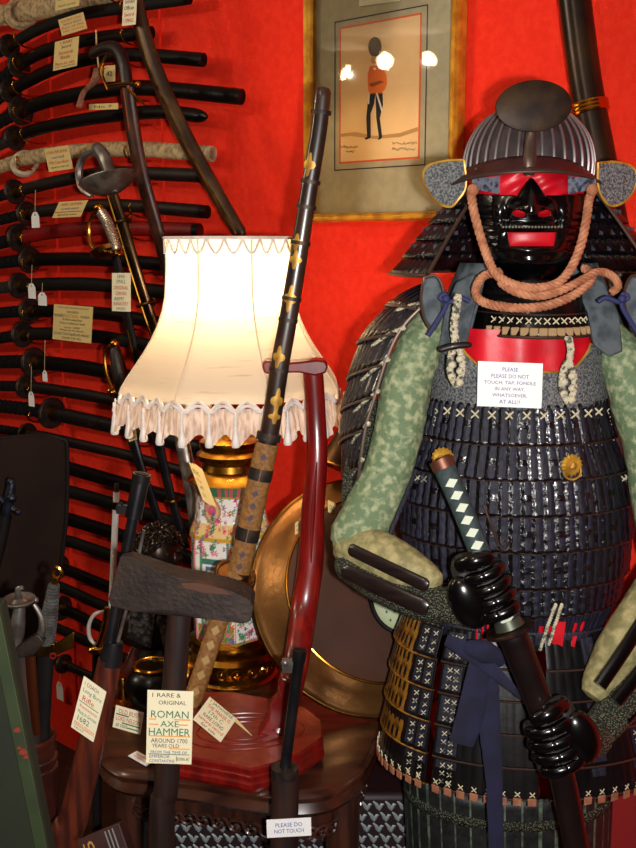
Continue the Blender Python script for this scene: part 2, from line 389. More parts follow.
# pale ring guards of the two bone swords
for (x, y, rr, par, wd) in ((22, 13, 15, 'carved_staff', 8), (25, 163, 12.5, 'bone_sword', 4)):
    o = bpy.data.objects[par]; p = Wp(x, y, .05); Y = p.y
    t = (WD + UP * (.25 if y < 50 else .35) + WN * .35).normalized(); bm = B()
    x_, y_, z_ = basis(t)
    for j in range(3 if y < 50 else 2): ring(bm, p + t * (j - 1) * .008, x_ * S(rr, Y), y_ * S(rr, Y) * .8, S(2.4, Y), 26, 8)
    obj('ring_guard', bm, BARK if y < 50 else IVORY, o)
# white fluted stick behind the musket
r = thing('white_baton', 'white baton with a grey ferrule standing upright left of the musket muzzle', 'stick', Wp(116, 570, .2))
a, b = Wp(116.5, 492, .2), Wp(113, 575, .2); bm = B(); tube(bm, [a, b + (b - a) * .9], S(3.4, a.y), 10, res=2); obj('shaft', bm, PAPERW, r)
bm = B(); tube(bm, [a + (a - b) * .1, a], S(2.4, a.y), 10, res=2); obj('ferrule', bm, STEELD, r)
bm = B(); tube(bm, [a.lerp(b, .11), a.lerp(b, .2)], S(3.6, a.y), 10, res=2); obj('band', bm, BRASSD, r)

# little price tags on strings
def ptag(px, py, w, h, topy, off, label):
    p = Wp(px, py, off); Y = p.y; hw = S(w / 2, Y) / math.cos(TH); hh = S(h / 2, Y)
    r = thing('price_tag', label, 'tag', p, 'hanging white price tags'); bm = B()
    pts = [p + WD * x * hw + UP * y * hh for x, y in ((-1, -1), (1, -1), (1, .45), (.45, 1), (-.45, 1), (-1, .45))]
    prism(bm, pts, WN * .0008); obj('tag_card', bm, PAPERW, r)
    bm = B(); tube(bm, [p + UP * hh * .7 + WN * .001, Wp(px, topy, off)], .0008, 6, res=2); obj('tag_string', bm, STRING, r)
    bm = B(); ring(bm, p + UP * hh * .66 + WN * .001, WD * .0025, UP * .0025, .0006, 12, 5); obj('eyelet', bm, IRON, r)
ptag(35.5, 220, 10, 15, 190, .11, 'white price tag hanging level with the red lacquered sword, uppermost of the hanging tags')
ptag(32, 291, 9.5, 15, 265, .11, 'white price tag on a string, left one of the pair above the patterned iron guard')
ptag(42.5, 299, 11, 13, 283, .105, 'white price tag, right one of the pair above the patterned iron guard')
ptag(45, 376, 6, 11, 340, .11, 'narrow white tag hanging below the typed notice')
ptag(31.5, 399, 7.5, 15, 366, .115, 'white price tag hanging on a brass chain above the leather shield')
ptag(60, 691, 9, 20, 672, .03, 'white price tag low on the wall beside the corded dagger')

def wcard(name, label, px, lines, mt=PAPERY, off=.1, bars=()):
    tl, tr, bl = [Wp(x, y, off) for x, y in px]
    return card(name, label, (tl, tr, bl), lines, mt, bars=bars)
wcard('label_card', 'yellowed card at the top edge, on the uppermost pale bone sword', [(56, -8), (80, -14), (55, 11)], [('RARE', INKR, .2, .16, .6), ('Coral & Bone', INKG, .45, .14, .8), ('hand carved', INKG, .8, .14, .7)], off=.12)
wcard('label_card', 'yellow card with red and blue writing on the steep black sword', [(58, 20), (83, 12), (62, 36)], [('ANCIENT LONG', INKR, .18, .15, .8), ('Samurai Sword', INKB, .38, .15, .7), ('Part of the', INKR, .6, .15, .85), ('18th century', INKR, .82, .15, .8)], off=.11)
wcard('label_card', 'tall yellow card with red writing, left of the cane-like hilt', [(55, 42), (79, 36), (53, 71)], [('1 RARE', INKR, .1, .1, .5), ('Sword', INK, .24, .1, .4), ('Samurai', INKR, .44, .12, .6), ('Blade', INKR, .6, .12, .4), ('Rare to see', INKR, .8, .11, .8), ('this long blade', INKG, .92, .08, .85)], off=.12)
wcard('label_card', 'cream card with red writing at the top of the straight diagonal scabbard', [(123.5, -4), (137, -6), (122, 26)], [('Small', INK, .2, .13, .7), ('Officer', INK, .42, .13, .75), ('Sword', INKR, .64, .13, .7), ('1 SMALL', INKR, .84, .13, .75)], mt=PAPER, off=.22)
wcard('label_card', 'yellow card with red lines hanging on the long pale bone sword', [(44, 149), (68, 145), (49, 172)], [('LONG FINE BONE', INKR, .2, .13, .85), ('carved', INKB, .42, .12, .5), ('19th Cent Blade', INKR, .64, .13, .8), ('signed on the hilt', INK, .85, .1, .75)], off=.115)
wcard('label_card', 'slanted yellow card with one long red line, left of the brass sabre hilt', [(59, 202), (88, 200), (52, 218)], [('RARE  SAMURAI', INKR, .18, .17, .7), ('curved sword', INKB, .45, .16, .6), ('signed by maker', INK, .84, .16, .7)], off=.12, bars=((.02, .95, .66, .05, INKR),))
wcard('typed_notice', 'square yellow notice with typed grey lines, pinned among the black swords', [(54, 304), (93, 307), (52.5, 339)],
      [('THESE ARE GENUINE JAPANESE', INK, .08, .05, .8), ('SWORDS', INK, .19, .06, .3), ('SIGNED', INK, .3, .08, .25, .15), ('KATANA', INKY, .3, .1, .35, .47), ('SWORDS', INK, .3, .06, .22, .82), ('A fine selection', INK, .4, .06, .5), ('from a collection held', INK, .5, .06, .65), ('circa 1650', INK, .62, .06, .4), ('Please ask for details', INK, .7, .05, .6), ('DO NOT TOUCH BLADES OR HANDLES', INK, .81, .07, .9), ('THANK YOU ALL', INK, .92, .06, .5)], off=.12)

# ================================================================ DIAGONAL ARMS IN FRONT OF THE WALL
def path(px, offs): return [Wp(x, y, o) for (x, y), o in zip(px, offs)]
# hooks they rest on are the brass hooks; 1) straight scabbard
r = thing('long_scabbard', 'long straight brown scabbard with a gilt edge, crossing from the top to the lampshade', 'scabbard', Wp(190, 130, .17))
q = path([(128, -30), (148, 50), (176, 118), (206, 175), (240, 234)], [.2, .19, .17, .15, .14]); bm = B(); tube(bm, q, [.021, .021, .021, .019, .017], 14, WN, .6, rnd=True); obj('scabbard', bm, mat('bronzed_brown', (52, 34, 24), .35, .5, c2=(84, 60, 36), ns=14), r)
bm = B(); tube(bm, [p + WN * .011 for p in q], .0034, 6, WN, .6); obj('edge_strip', bm, BRASSD, r)
# 2) walking-cane like sabre with leather scabbard
r = thing('cane_sabre', 'dark sabre with a hooked cane-like pommel and thin brass crossbar, upper left', 'sabre', Wp(140, 180, .2))
q = path([(92, 54), (104, 48), (116, 49), (123, 62), (127, 88)], [.2] * 5); bm = B(); tube(bm, q, [.011, .013, .015, .016, .017], 12, WN, .8, rnd=True); obj('grip', bm, BROWNL, r)
q = path([(127, 88), (133, 130), (143, 180), (160, 240), (180, 320), (200, 400)], [.2, .19, .18, .16, .15, .14]); bm = B(); tube(bm, q, [.020, .021, .020, .018, .017, .015], 14, WN, .6); sc = obj('scabbard', bm, mat('oxblood_leather', (74, 36, 22), .35, c2=(46, 22, 14), ns=15, coat=.3), r)
bm = B(); tube(bm, [p + WN * .0115 for p in q[:2]], .004, 6, WN, .6); obj('highlight_strip', bm, mat('copper_strip', (104, 50, 26), .35, .8), sc)  # copper highlight on the upper scabbard, painted as a raised strip
bm = B(); tube(bm, path([(109, 86), (120, 84), (137, 84)], [.225] * 3), [.003, .004, .003], 8); ball(bm, Wp(138, 84, .225), .007, 12); obj('crossbar', bm, BRASS, r)
bm = B(); tube(bm, path([(108, 90), (102, 74), (103, 62), (108, 55)], [.215] * 4), .0034, 8); obj('knuckle_bow', bm, BRASSD, r)
bm = B(); tube(bm, path([(127, 88), (136, 97), (145, 105)], [.24] * 3), [.003, .003, .002], 8); obj('quillon', bm, BRASS, r)
# tassel of light cord beside it
r = thing('sword_knot', 'dirty pink cord tassel hanging behind the cane-like hilt', 'tassel', Wp(88, 85, .16)); bm = B()
for i in range(7):
    tube(bm, path([(95 + i * 1.5, 68), (91 + i, 82), (82 + i * .6, 92), (77 + i * .8, 106 + i % 3)], [.14] * 4), .0028, 6)
obj('cord', bm, mat('pink_cord', (150, 96, 70), .8, c2=(110, 66, 48), ns=60), r)
bm = B(); tube(bm, path([(96, 30), (97, 52), (99, 70)], [.13] * 3), .002, 6); obj('hanging_string', bm, STRING, r)
for k, (x0, y0, x1, y1) in enumerate(((104, 66, 115, 82), (89, 104, 118, 110))):
    wcard('blank_ticket', ('grey ticket behind the knuckle bow of the cane-like sabre', 'dull yellow ticket under the tassel of the cane-like sabre')[k], [(x0, y0), (x1, y0 - 1), (x0, y1)], [('No 7', INK, .5, .4, .6)] if k else [('42', INK, .5, .3, .5)], off=.115)
# 3) steel hilted sabre
r = thing('steel_sabre', 'steel-hilted sabre with a broad dished guard and brass-edged scabbard', 'sabre', Wp(130, 250, .25))
o3 = .27
bm = B(); tube(bm, path([(97, 148), (104, 158), (109, 172), (114, 190)], [o3] * 4), [.014, .017, .0165, .014], 12, WN, .8, rnd=True); obj('grip', bm, STEELD, r)
bm = B(); tube(bm, path([(97, 150), (84, 156), (79, 172), (82, 188), (92, 196)], [o3] * 5), [.005, .007, .009, .009, .006], 8); obj('knuckle_bow', bm, STEELD, r)
c = Wp(110, 191, o3); t = (Wp(114, 200, o3) - Wp(109, 172, o3)).normalized(); bm = B()
lathe(bm, [(.012, .0), (.03, -.002), (.055, -.012), (.074, -.028), (.0745, -.026), (.056, -.008), (.03, .004), (.012, .006)], c, t, 32, ex=1.0, ey=.75, X=WD); obj('guard_plate', bm, STEELD, r)
q = path([(113, 196), (122, 225), (133, 262), (148, 310), (163, 355), (176, 400)], [.27, .26, .25, .23, .21, .2]); bm = B(); tube(bm, q, [.016, .018, .017, .016, .015, .014], 14, WN, .6); sc = obj('scabbard', bm, mat('bronze_scabbard', (92, 70, 44), .3, .9, c2=(60, 44, 30), ns=12), r)
bm = B(); tube(bm, [p + WN * .0106 - WD * .006 for p in q], .0035, 6, WN, .6); obj('edge_strip', bm, BRASS, sc)
for x, y in ((122, 222), (146, 304)):
    cc = Wp(x, y, .262 if y < 250 else .236); bm = B(); x_, y_, z_ = basis((q[2] - q[1]).normalized()); ring(bm, cc, x_ * .019, y_ * .019, .0035, 20, 6); ring(bm, cc + WD * .024 + UP * .006, WD * .008, UP * .008, .002, 16, 6); obj('suspension_ring', bm, BRASSD, sc)
# 4) brass hilted sword
r = thing('brass_hilt_sword', 'sword with a ribbed silver grip and thin brass knuckle bow', 'sword', Wp(120, 250, .3)); o4 = .3
q = path([(101, 212), (107, 222), (112, 234), (116, 248)], [o4] * 4)
bm = B(); tube(bm, q, [.009, .010, .010, .009], 12, rnd=True); g = obj('grip', bm, mat('silver_wire', (190, 180, 160), .35, .8), r)
cq = cr(q, 6); bm = B()
for i in range(1, len(cq) - 1):
    x_, y_, z_ = basis((cq[i + 1] - cq[i - 1]).normalized()); ring(bm, cq[i], x_ * .0102, y_ * .0102, .0018, 14, 5)
obj('wire_wrap', bm, mat('silver_wire', (190, 180, 160), .35, .8), g)
bm = B(); tube(bm, path([(101, 211), (93, 214), (89, 228), (91, 243), (97, 252)], [o4] * 5), [.003, .004, .0045, .0045, .004], 8); obj('knuckle_bow', bm, BRASS, r)
c = Wp(107, 253, o4); bm = B(); lathe(bm, [(.008, .004), (.03, .0), (.034, -.008), (.03, -.006), (.008, .0)], c, (q[-1] - q[-2]).normalized(), 26, ex=1.1, X=WD)
for i in range(14):
    a = i / 14 * 2 * PI; ball(bm, c + WD * .03 * math.cos(a) + (WN * .8 + UP * .2) * .03 * math.sin(a), .006, 8)
obj('pierced_guard', bm, BRASSD, r)
bm = B(); ball(bm, Wp(99, 208, o4), (.012, .01, .01), 12); obj('pommel', bm, BRASS, r)
q = path([(116, 256), (121, 285), (130, 330), (142, 380), (156, 440), (172, 500)], [.29, .28, .26, .24, .22, .2]); bm = B(); tube(bm, q, [.012, .013, .013, .012, .011, .010], 12, WN, .6); sc = obj('scabbard', bm, BLK2, r)
bm = B(); tube(bm, [p + WN * .0085 for p in q[2:4]], .004, 6, WN, .5); obj('brass_chape', bm, BRASS, sc)
card('label_card', 'tall cream tag with green and purple writing below the brass sabre guard', [Wp(112, 273, .33), Wp(130.5, 273, .33), Wp(112, 311, .33)],
     [('1890', INKG, .09, .1, .4), ('SMALL', INKG, .22, .1, .5), ('ORIGINAL', INKR, .38, .1, .8), ('GERMAN', INKR, .53, .1, .6), ('ARMY', INKG, .67, .1, .55, .4), ('INFANTRY', INKR, .8, .1, .8), ('SWORD', INKG, .93, .08, .5)], PAPER)
# 5) small sabre with brass bow
r = thing('small_brass_sabre', 'small sabre with a dark grip and thin brass bow left of the lampshade', 'sabre', Wp(117, 390, .3)); o5 = .3
bm = B(); tube(bm, path([(115, 350), (118, 365), (121, 380), (122, 392)], [o5] * 4), [.012, .016, .017, .014], 12, rnd=True); obj('grip', bm, BROWNL, r)
bm = B(); ball(bm, Wp(115, 344, o5), (.011, .011, .011), 12); obj('pommel', bm, BRASS, r)
bm = B(); tube(bm, path([(114, 345), (106, 349), (105, 362), (108, 378), (114, 391)], [o5] * 5), [.003, .0036, .004, .004, .004], 8); obj('knuckle_bow', bm, BRASS, r)
bm = B(); ball(bm, Wp(118, 393, o5), (.02, .018, .014), 16); ball(bm, Wp(110, 391, o5), .007, 10); ball(bm, Wp(127, 384, o5), .006, 10); obj('guard', bm, BRASS, r)
q = path([(122, 400), (130, 430), (140, 465), (152, 500), (166, 545)], [.29, .28, .27, .25, .23]); bm = B(); tube(bm, q, [.017, .016, .014, .013, .012], 12, WN, .6); obj('scabbard', bm, GUNM, r)
card('label_card', 'little card with green and black writing peeping out under the lampshade fringe', [Wp(127, 428, .33), Wp(135, 425, .33), Wp(129, 442, .33)], [('OLD', INKG, .2, .2, .7), ('ARMY', INKR, .5, .2, .8), ('Sword', INK, .8, .2, .7)], PAPERY)
# 6) scabbard pair emerging under the lamp
r = thing('thin_scabbard', 'thin black scabbard with a steel edge emerging under the lampshade left side', 'scabbard', Wp(170, 470, .2))
q = path([(150, 400), (160, 450), (172, 500), (186, 548)], [.26, .24, .22, .2]); bm = B(); tube(bm, q, [.014, .014, .013, .012], 12, WN, .6); obj('scabbard', bm, GUNM, r)
bm = B(); x_, y_, z_ = basis((q[2] - q[1]).normalized()); ring(bm, q[2], x_ * .015, y_ * .012, .004, 18, 6); obj('band', bm, BRASSD, r)
r = thing('flat_scabbard', 'grey steel scabbard leaning between the lampshade and the porcelain lamp body', 'scabbard', P(190, 500, 1.98))
q = [P(178, 420, 2.02), P(186, 460, 2.0), P(193, 500, 1.99), P(200, 560, 1.98)]; bm = B(); tube(bm, q, [.015, .015, .014, .013], 12, CN, .5); obj('scabbard', bm, STEELD, r)
bm = B(); tube(bm, [p + V((.011, -.005, 0)) for p in q], .0028, 6); obj('edge_strip', bm, BRASS, r)
for k in range(3):
    d = V((.004 * k, .004 * k, -.002 * k))
    card('ticket', ('front yellow ticket of the fanned stack leaning on the porcelain neck', 'middle yellow ticket of the fanned stack on the porcelain neck', 'rearmost yellow ticket of the fanned stack on the porcelain neck')[k],
         [P(189, 462, 1.68) + d, P(197, 468, 1.68) + d, P(203, 500, 1.64) + d], [('CHINESE FAMILLE', INK, .2, .12, .85), ('PORCELAIN', INKR, .42, .1, .7), ('LAMP', INK, .6, .1, .5), ('OLD', INKG, .8, .1, .4)] if k == 0 else [], PAPERY, group='fanned yellow tickets')

# ================================================================ PICTURE
fs0 = (Wp(303, 220, .03) - W0).dot(WD); fs1 = (Wp(461, 215, .006) - W0).dot(WD)
fz0 = Wp(380, 221, .03).z; fz1 = Wp(380, -48, .03).z
def FP(s, z, d): return W0 + WD * s + WN * d + UP * z
pic = thing('framed_picture', 'gilt-framed watercolour of a guardsman in a bearskin hat hanging on the red wall', 'picture', FP((fs0 + fs1) / 2, fz0, .02))
fw = .017; bm = B()
prof = [(0, .0), (0, .022), (.004, .03), (.010, .027), (.013, .031), (fw, .024), (fw, .0)]   # inward, depth
cor = [(fs0, fz0, 1, 1), (fs1, fz0, -1, 1), (fs1, fz1, -1, -1), (fs0, fz1, 1, -1)]
rg = [[bm.verts.new(FP(s + a * i, z + b * i, d + .002)) for i, d in prof] for s, z, a, b in cor]
for i in range(4):
    for k in range(len(prof) - 1): bm.faces.new((rg[i][k], rg[i][k + 1], rg[(i + 1) % 4][k + 1], rg[(i + 1) % 4][k]))
frame = obj('frame', bm, GILT, pic, sharp=25)
def rect(bm, a0, a1, b0, b1, d, th=.0006, mi=0): prism(bm, [FP(a0, b0, d), FP(a1, b0, d), FP(a1, b1, d), FP(a0, b1, d)], WN * th, mi)
bm = B(); rect(bm, fs0 + .003, fs1 - .003, fz0 + .003, fz1 - .003, .006, .002); obj('mount', bm, mat('olive_mount', (190, 178, 140), .85, c2=(182, 168, 132), ns=50), pic)
def sx(px): return (Wp(px, 100, .01) - W0).dot(WD)
def sz(px, py): return Wp(px, py, .01).z
a0, a1, b0, b1 = sx(339), sx(420), sz(380, 161), sz(380, 20)
def frame_rect(bm, a0, a1, b0, b1, w, d, mi=0):
    for q in ((a0, a1, b0, b0 + w), (a0, a1, b1 - w, b1), (a0, a0 + w, b0, b1), (a1 - w, a1, b0, b1)): rect(bm, *q, d, .0006, mi)
bm = B(); frame_rect(bm, sx(334), sx(426), sz(380, 168), sz(380, 13), .0022, .0085); obj('ruled_line', bm, mat('navy_line', (40, 44, 62), .8), pic)
bm = B(); frame_rect(bm, a0, a1, b0, b1, .0035, .0085); obj('orange_bevel', bm, mat('orange_bevel', (236, 96, 44), .7), pic)
bm = B(); rect(bm, a0 + .002, a1 - .002, b0 + .002, b1 - .002, .008, .0006); obj('paper', bm, mat('tan_paper', (246, 208, 150), .85, c2=(234, 192, 130), ns=9, mix=(.4, .7)), pic)
# figure drawn in picture pixels
def DP(px, py, d=.0092): return Wp(px, py, d)
def blob(bm, pts, mi=0, d=.0089): prism(bm, [Wp(x, y, d) for x, y in pts], WN * .0004, mi)
def ell(cx, cy, rx, ry, n=20, rot=0): return [(cx + rx * math.cos(t) * math.cos(rot) - ry * math.sin(t) * math.sin(rot), cy + rx * math.cos(t) * math.sin(rot) + ry * math.sin(t) * math.cos(rot)) for t in [2 * PI * i / n for i in range(n)]]
fm = [mat('bearskin_paint', (66, 46, 34), .85, c2=(88, 64, 46), ns=80), mat('orange_tunic_paint', (242, 122, 44), .8), mat('black_trouser_paint', (30, 28, 34), .8), mat('skin_paint', (212, 150, 96), .8), mat('white_paint', (236, 226, 205), .8), mat('brown_paint', (150, 80, 30), .8)]
bm = B()
blob(bm, ell(375, 47, 6.6, 10.2), 0); blob(bm, ell(373.8, 60, 2.8, 4), 3, .0091)
blob(bm, [(370, 66), (378, 65), (383, 68), (386.5, 75), (387, 84), (384.5, 90), (381, 94), (369, 95), (368, 85), (367.8, 74)], 1)
blob(bm, [(369, 84), (380, 80.5), (384, 82), (372, 87)], 5, .0094)
blob(bm, [(368.6, 94), (375.5, 93), (374, 104), (370.5, 114), (370.8, 136), (367.2, 138.5), (366.4, 118), (367.5, 106)], 2)
blob(bm, [(375.5, 93), (382.6, 93), (383, 105), (379.8, 118), (382.2, 137), (379, 137.5), (376.4, 118), (376, 106)], 2)
blob(bm, [(364.5, 138), (371, 135.5), (370.6, 138), (366, 139.8)], 2); blob(bm, [(377.5, 139.5), (380, 136), (382.4, 137), (380, 139.6)], 2)
blob(bm, [(368.2, 93), (370, 93), (369.2, 104), (368, 104)], 4, .0095); blob(bm, [(375.8, 93), (377.6, 93), (383, 111), (382, 113)], 4, .0095)
blob(bm, ell(374.8, 69, 1.2, 1.2, 8), 4, .0095)
obj('guardsman', bm, fm, pic)
bm = B()
random.seed(3)
for x0, x1, y0 in ((340, 358, 147), (346, 354, 151), (392, 417, 143), (392, 415, 149)):
    n = int((x1 - x0) * 1.4); tube(bm, [DP(x0 + (x1 - x0) * i / n, y0 + random.uniform(-1.5, 1.5), .0094) for i in range(n + 1)], .0005, 4, res=2)
obj('signature', bm, mat('pencil', (120, 92, 62), .9), pic)
bm = B(); blob(bm, [(340, 134), (355, 132), (375, 136), (400, 133), (418, 127), (418, 131), (400, 137), (375, 139), (350, 136), (340, 137)], 0, .0087); obj('ground_wash', bm, mat('ground_wash', (196, 148, 88), .85), pic)
card('x', '', (FP(sx(359), fz0 + .0, .0095) * 0 + Wp(359, -6, .0105), Wp(400, -12, .0105), Wp(359, 6.5, .0105)), [('SCOTS GUARDS OFFICER', INKG, .45, .25, .8)], PAPER, root=pic)
gl = bpy.data.materials.new('picture_glass'); gl.use_nodes = True; nt = gl.node_tree; nt.nodes.clear()
out = nt.nodes.new('ShaderNodeOutputMaterial'); mx = nt.nodes.new('ShaderNodeMixShader'); fr = nt.nodes.new('ShaderNodeFresnel'); fr.inputs[0].default_value = 1.5
tr_ = nt.nodes.new('ShaderNodeBsdfTransparent'); gs = nt.nodes.new('ShaderNodeBsdfGlossy'); gs.inputs['Roughness'].default_value = .02
nt.links.new(fr.outputs[0], mx.inputs[0]); nt.links.new(tr_.outputs[0], mx.inputs[1]); nt.links.new(gs.outputs[0], mx.inputs[2]); nt.links.new(mx.outputs[0], out.inputs[0])
bm = B(); bm.faces.new([bm.verts.new(FP(a, b, .0175)) for a, b in ((fs0 + .012, fz0 + .012), (fs1 - .012, fz0 + .012), (fs1 - .012, fz1 - .012), (fs0 + .012, fz1 - .012))]); obj('glass_pane', bm, gl, pic, norm=False)
# ceiling spotlights whose reflections the picture glass shows
BULB = mat('spot_bulb', (255, 236, 190), .5, emit=45.)
DL = []
for k, (px, py, lab) in enumerate(((385, 61, 'ceiling spotlight, middle one reflected as a round glare in the picture glass'), (345, 72, 'ceiling spotlight reflected at the left edge of the drawing'), (430, 58, 'ceiling spotlight reflected at the right edge of the mount'))):
    d = ray(px, py).normalized(); p = Wp(px, py, .0175); rdir = d - 2 * d.dot(WN) * WN
    L = (CZ - .08 - p.z) / rdir.z; c = p + rdir * L
    if k == 0: ax = -rdir
    elif k == 1: ax = (-rdir + V((.3, -1.9, -1.2))).normalized()
    else: ax = (-rdir + V((.4, 1.6, -1.9))).normalized()
    r = thing('ceiling_spotlight', lab, 'ceiling light', V((c.x, c.y, CZ - .1)), 'ceiling spotlights')
    rr = .042
    bm = B(); lathe(bm, [(rr * .3, -.07), (rr * .8, -.05), (rr * 1.2, .0), (rr * 1.25, .006), (rr * 1.1, .004)], c, ax, 24); obj('housing', bm, BRASS, r)
    bm = B(); lathe(bm, [(rr, .004), (rr * .6, .010), (0, .012)], c, ax, 24); obj('lamp_face', bm, BULB, r)
    bm = B(); tube(bm, [c - ax * .06, V((c.x, c.y, CZ))], .008, 8, res=2); obj('stem', bm, BRASS, r)
    DL.append((c, ax))

# ================================================================ TABLE
tab = thing('serpentine_table', 'dark polished table with a moulded serpentine edge, carrying lamp and sword stand', 'table', V((-.05, 1.8, 0)))
edge = [T(104, 715), T(103, 735), T(110, 754), T(128, 767), T(160, 771), T(200, 775), T(245, 783), T(285, 788), T(322, 786), T(346, 775), T(364, 758), T(374, 735), T(386, 705)]
e = cr(edge, 5)
back = [V((.10, 1.96, TZ)), V((.02, 2.05, TZ)), V((-.36, 2.38, TZ))]
prof = [(-.012, 0), (.0, -.002), (.006, -.008), (.004, -.016), (-.004, -.018), (.002, -.026), (.006, -.032), (.0, -.04), (-.012, -.042)]
cen = V((0, 1.85, TZ)); poly = e + back; bm = B(); n = len(poly); rings = []
for dr, dz in prof:
    rings.append([bm.verts.new(p + (p - cen).normalized() * (dr + .012) + UP * dz) for p in poly])
bm.faces.new(rings[0]); bm.faces.new(rings[-1][::-1])
for i in range(len(rings) - 1):
    for k in range(n): bm.faces.new((rings[i][k], rings[i][(k + 1) % n], rings[i + 1][(k + 1) % n], rings[i + 1][k]))
obj('table_top', bm, TABLEW, tab, sharp=50)
bm = B(); q = [p + (cen - p).normalized() * .035 - UP * .042 for p in poly]; prism(bm, q, -UP * .045); obj('apron', bm, WOODD, tab)
bm = B()                                       # carved scroll border under the apron
for i in range(2, len(e) - 3, 2):
    p = e[i] + (cen - e[i]).normalized() * .03 - UP * .095; t = (e[i + 1] - e[i]).normalized()
    pts = [p + t * .017 * (1 - k / 14) * math.cos(k * .75) + UP * .014 * (1 - k / 14) * math.sin(k * .75) for k in range(13)]
    tube(bm, pts, .003, 6, smooth=False)
obj('carved_border', bm, WOODD, tab)
for p in (edge[2], edge[9], back[0], back[2]):
    q = p + (cen - p).normalized() * .045; bm = B()
    a, b_, c_ = V((q.x, q.y, TZ - .05)), V((q.x, q.y, .35)), V((q.x + (q.x - cen.x) * .06, q.y - .01, 0))
    tube(bm, [a, a.lerp(b_, .5) + (q - cen).normalized() * .012, b_, c_], [.03, .024, .016, .02], 14); obj('leg', bm, WOODD, tab)
# scale patterned chest under the table
sc_m = bpy.data.materials.new('silver_scale_cloth'); sc_m.use_nodes = True; nt = sc_m.node_tree; N_ = nt.nodes; L_ = nt.links; b = N_['Principled BSDF']; b.inputs['Roughness'].default_value = .55
chest = thing('patterned_chest', 'low chest covered in dark cloth with silver fish-scale arcs, under the table', 'chest', V((-.015, 1.74, 0)))
b.inputs['Base Color'].default_value = lin((34, 16, 20)); 
bm = B(); box(bm, V((-.015, 1.74, .31)), (.235, .14, .27)); obj('body', bm, sc_m, chest, bevel=.01)
SILV = mat('silver_thread', (150, 158, 160), .45, .3)
bm = B(); k = 0
for j in range(22):
    for i in range(24):
        x = -.245 + i * .0205 + (.012 if j % 2 else 0); z = .56 - j * .02
        if z < .1: continue
        tube(bm, [V((x - .010, 1.5995, z + .008)), V((x - .004, 1.599, z + .002)), V((x, 1.5985, z - .006)), V((x + .005, 1.599, z + .003)), V((x + .008, 1.5995, z + .001))], [.0012, .003, .0035, .0025, .001], 4, CN, .4, res=2)
o = obj('woven_scales', bm, SILV, chest); o['kind'] = 'stuff'
# book by the musket
bk = thing('book', 'brown book with gilt numerals lying in the shadow under the table left end', 'book', P(100, 850, 1.36))
c = P(102, 848, 1.36); U = (P(128, 836, 1.36) - P(76, 858, 1.36)).normalized(); D = V((0, -.35, -.93)).normalized(); D = (D - U * D.dot(U)).normalized(); N = U.cross(-D).normalized()
bm = B(); box(bm, c - N * .015, (.036, .024, .014), U, D, N); obj('cover', bm, mat('book_cover', (62, 26, 18), .6, c2=(48, 18, 14), ns=30), bk, bevel=.002)
bm = text('15', c - U * .018 - D * .002, D * -1, U, .028, .016, INKY, bk, off=.0); 
for v in bm.verts: v.co += N * .0
obj('lettering', bm, INKY, bk, norm=False)
bm = B()
for k in range(3): box(bm, c + U * (.012 + k * .006), (.001, .02, .0006), (U + D * .2).normalized(), D, N)
obj('tooled_lines', bm, mat('grey_tooling', (130, 130, 125), .6), bk)

# ================================================================ TABLE LAMP
LY = 1.82; LX = P(231, 300, LY).x
def lz(py): return P(231, py, LY).z
lamp = thing('table_lamp', 'lit table lamp with fringed cream shade and painted porcelain body', 'lamp', V((LX, LY, TZ)))
shp = bpy.data.materials.new('shade_silk'); shp.use_nodes = True; nt = shp.node_tree; nt.nodes.clear(); N_ = nt.nodes; L_ = nt.links
out = N_.new('ShaderNodeOutputMaterial'); df = N_.new('ShaderNodeBsdfDiffuse'); tl_ = N_.new('ShaderNodeBsdfTranslucent'); mx = N_.new('ShaderNodeMixShader')
tc = N_.new('ShaderNodeTexCoord'); mp = N_.new('ShaderNodeMapping'); mp.inputs['Scale'].default_value = (1, 1, 1); mp.inputs['Rotation'].default_value = (0, .7, 0)
nz = N_.new('ShaderNodeTexNoise'); nz.inputs['Scale'].default_value = 14; nz.inputs['Detail'].default_value = 6; mp.inputs['Scale'].default_value = (1, 1, 14)
rp = N_.new('ShaderNodeValToRGB'); rp.color_ramp.elements[0].color = lin((222, 202, 176)); rp.color_ramp.elements[1].color = lin((240, 228, 208)); rp.color_ramp.elements[0].position = .28; rp.color_ramp.elements[1].position = .38
L_.new(tc.outputs['Object'], mp.inputs[0]); L_.new(mp.outputs[0], nz.inputs['Vector']); L_.new(nz.outputs[0], rp.inputs[0]); L_.new(rp.outputs[0], df.inputs[0]); L_.new(rp.outputs[0], tl_.inputs[0])
mx.inputs[0].default_value = .5; L_.new(df.outputs[0], mx.inputs[1]); L_.new(tl_.outputs[0], mx.inputs[2]); L_.new(mx.outputs[0], out.inputs[0])
sp = [(238, 64), (256, 63), (274, 63.5), (296, 65), (314, 69), (332, 76.5), (350, 87.5), (366, 99), (380, 109), (388, 112)]
NP = 8
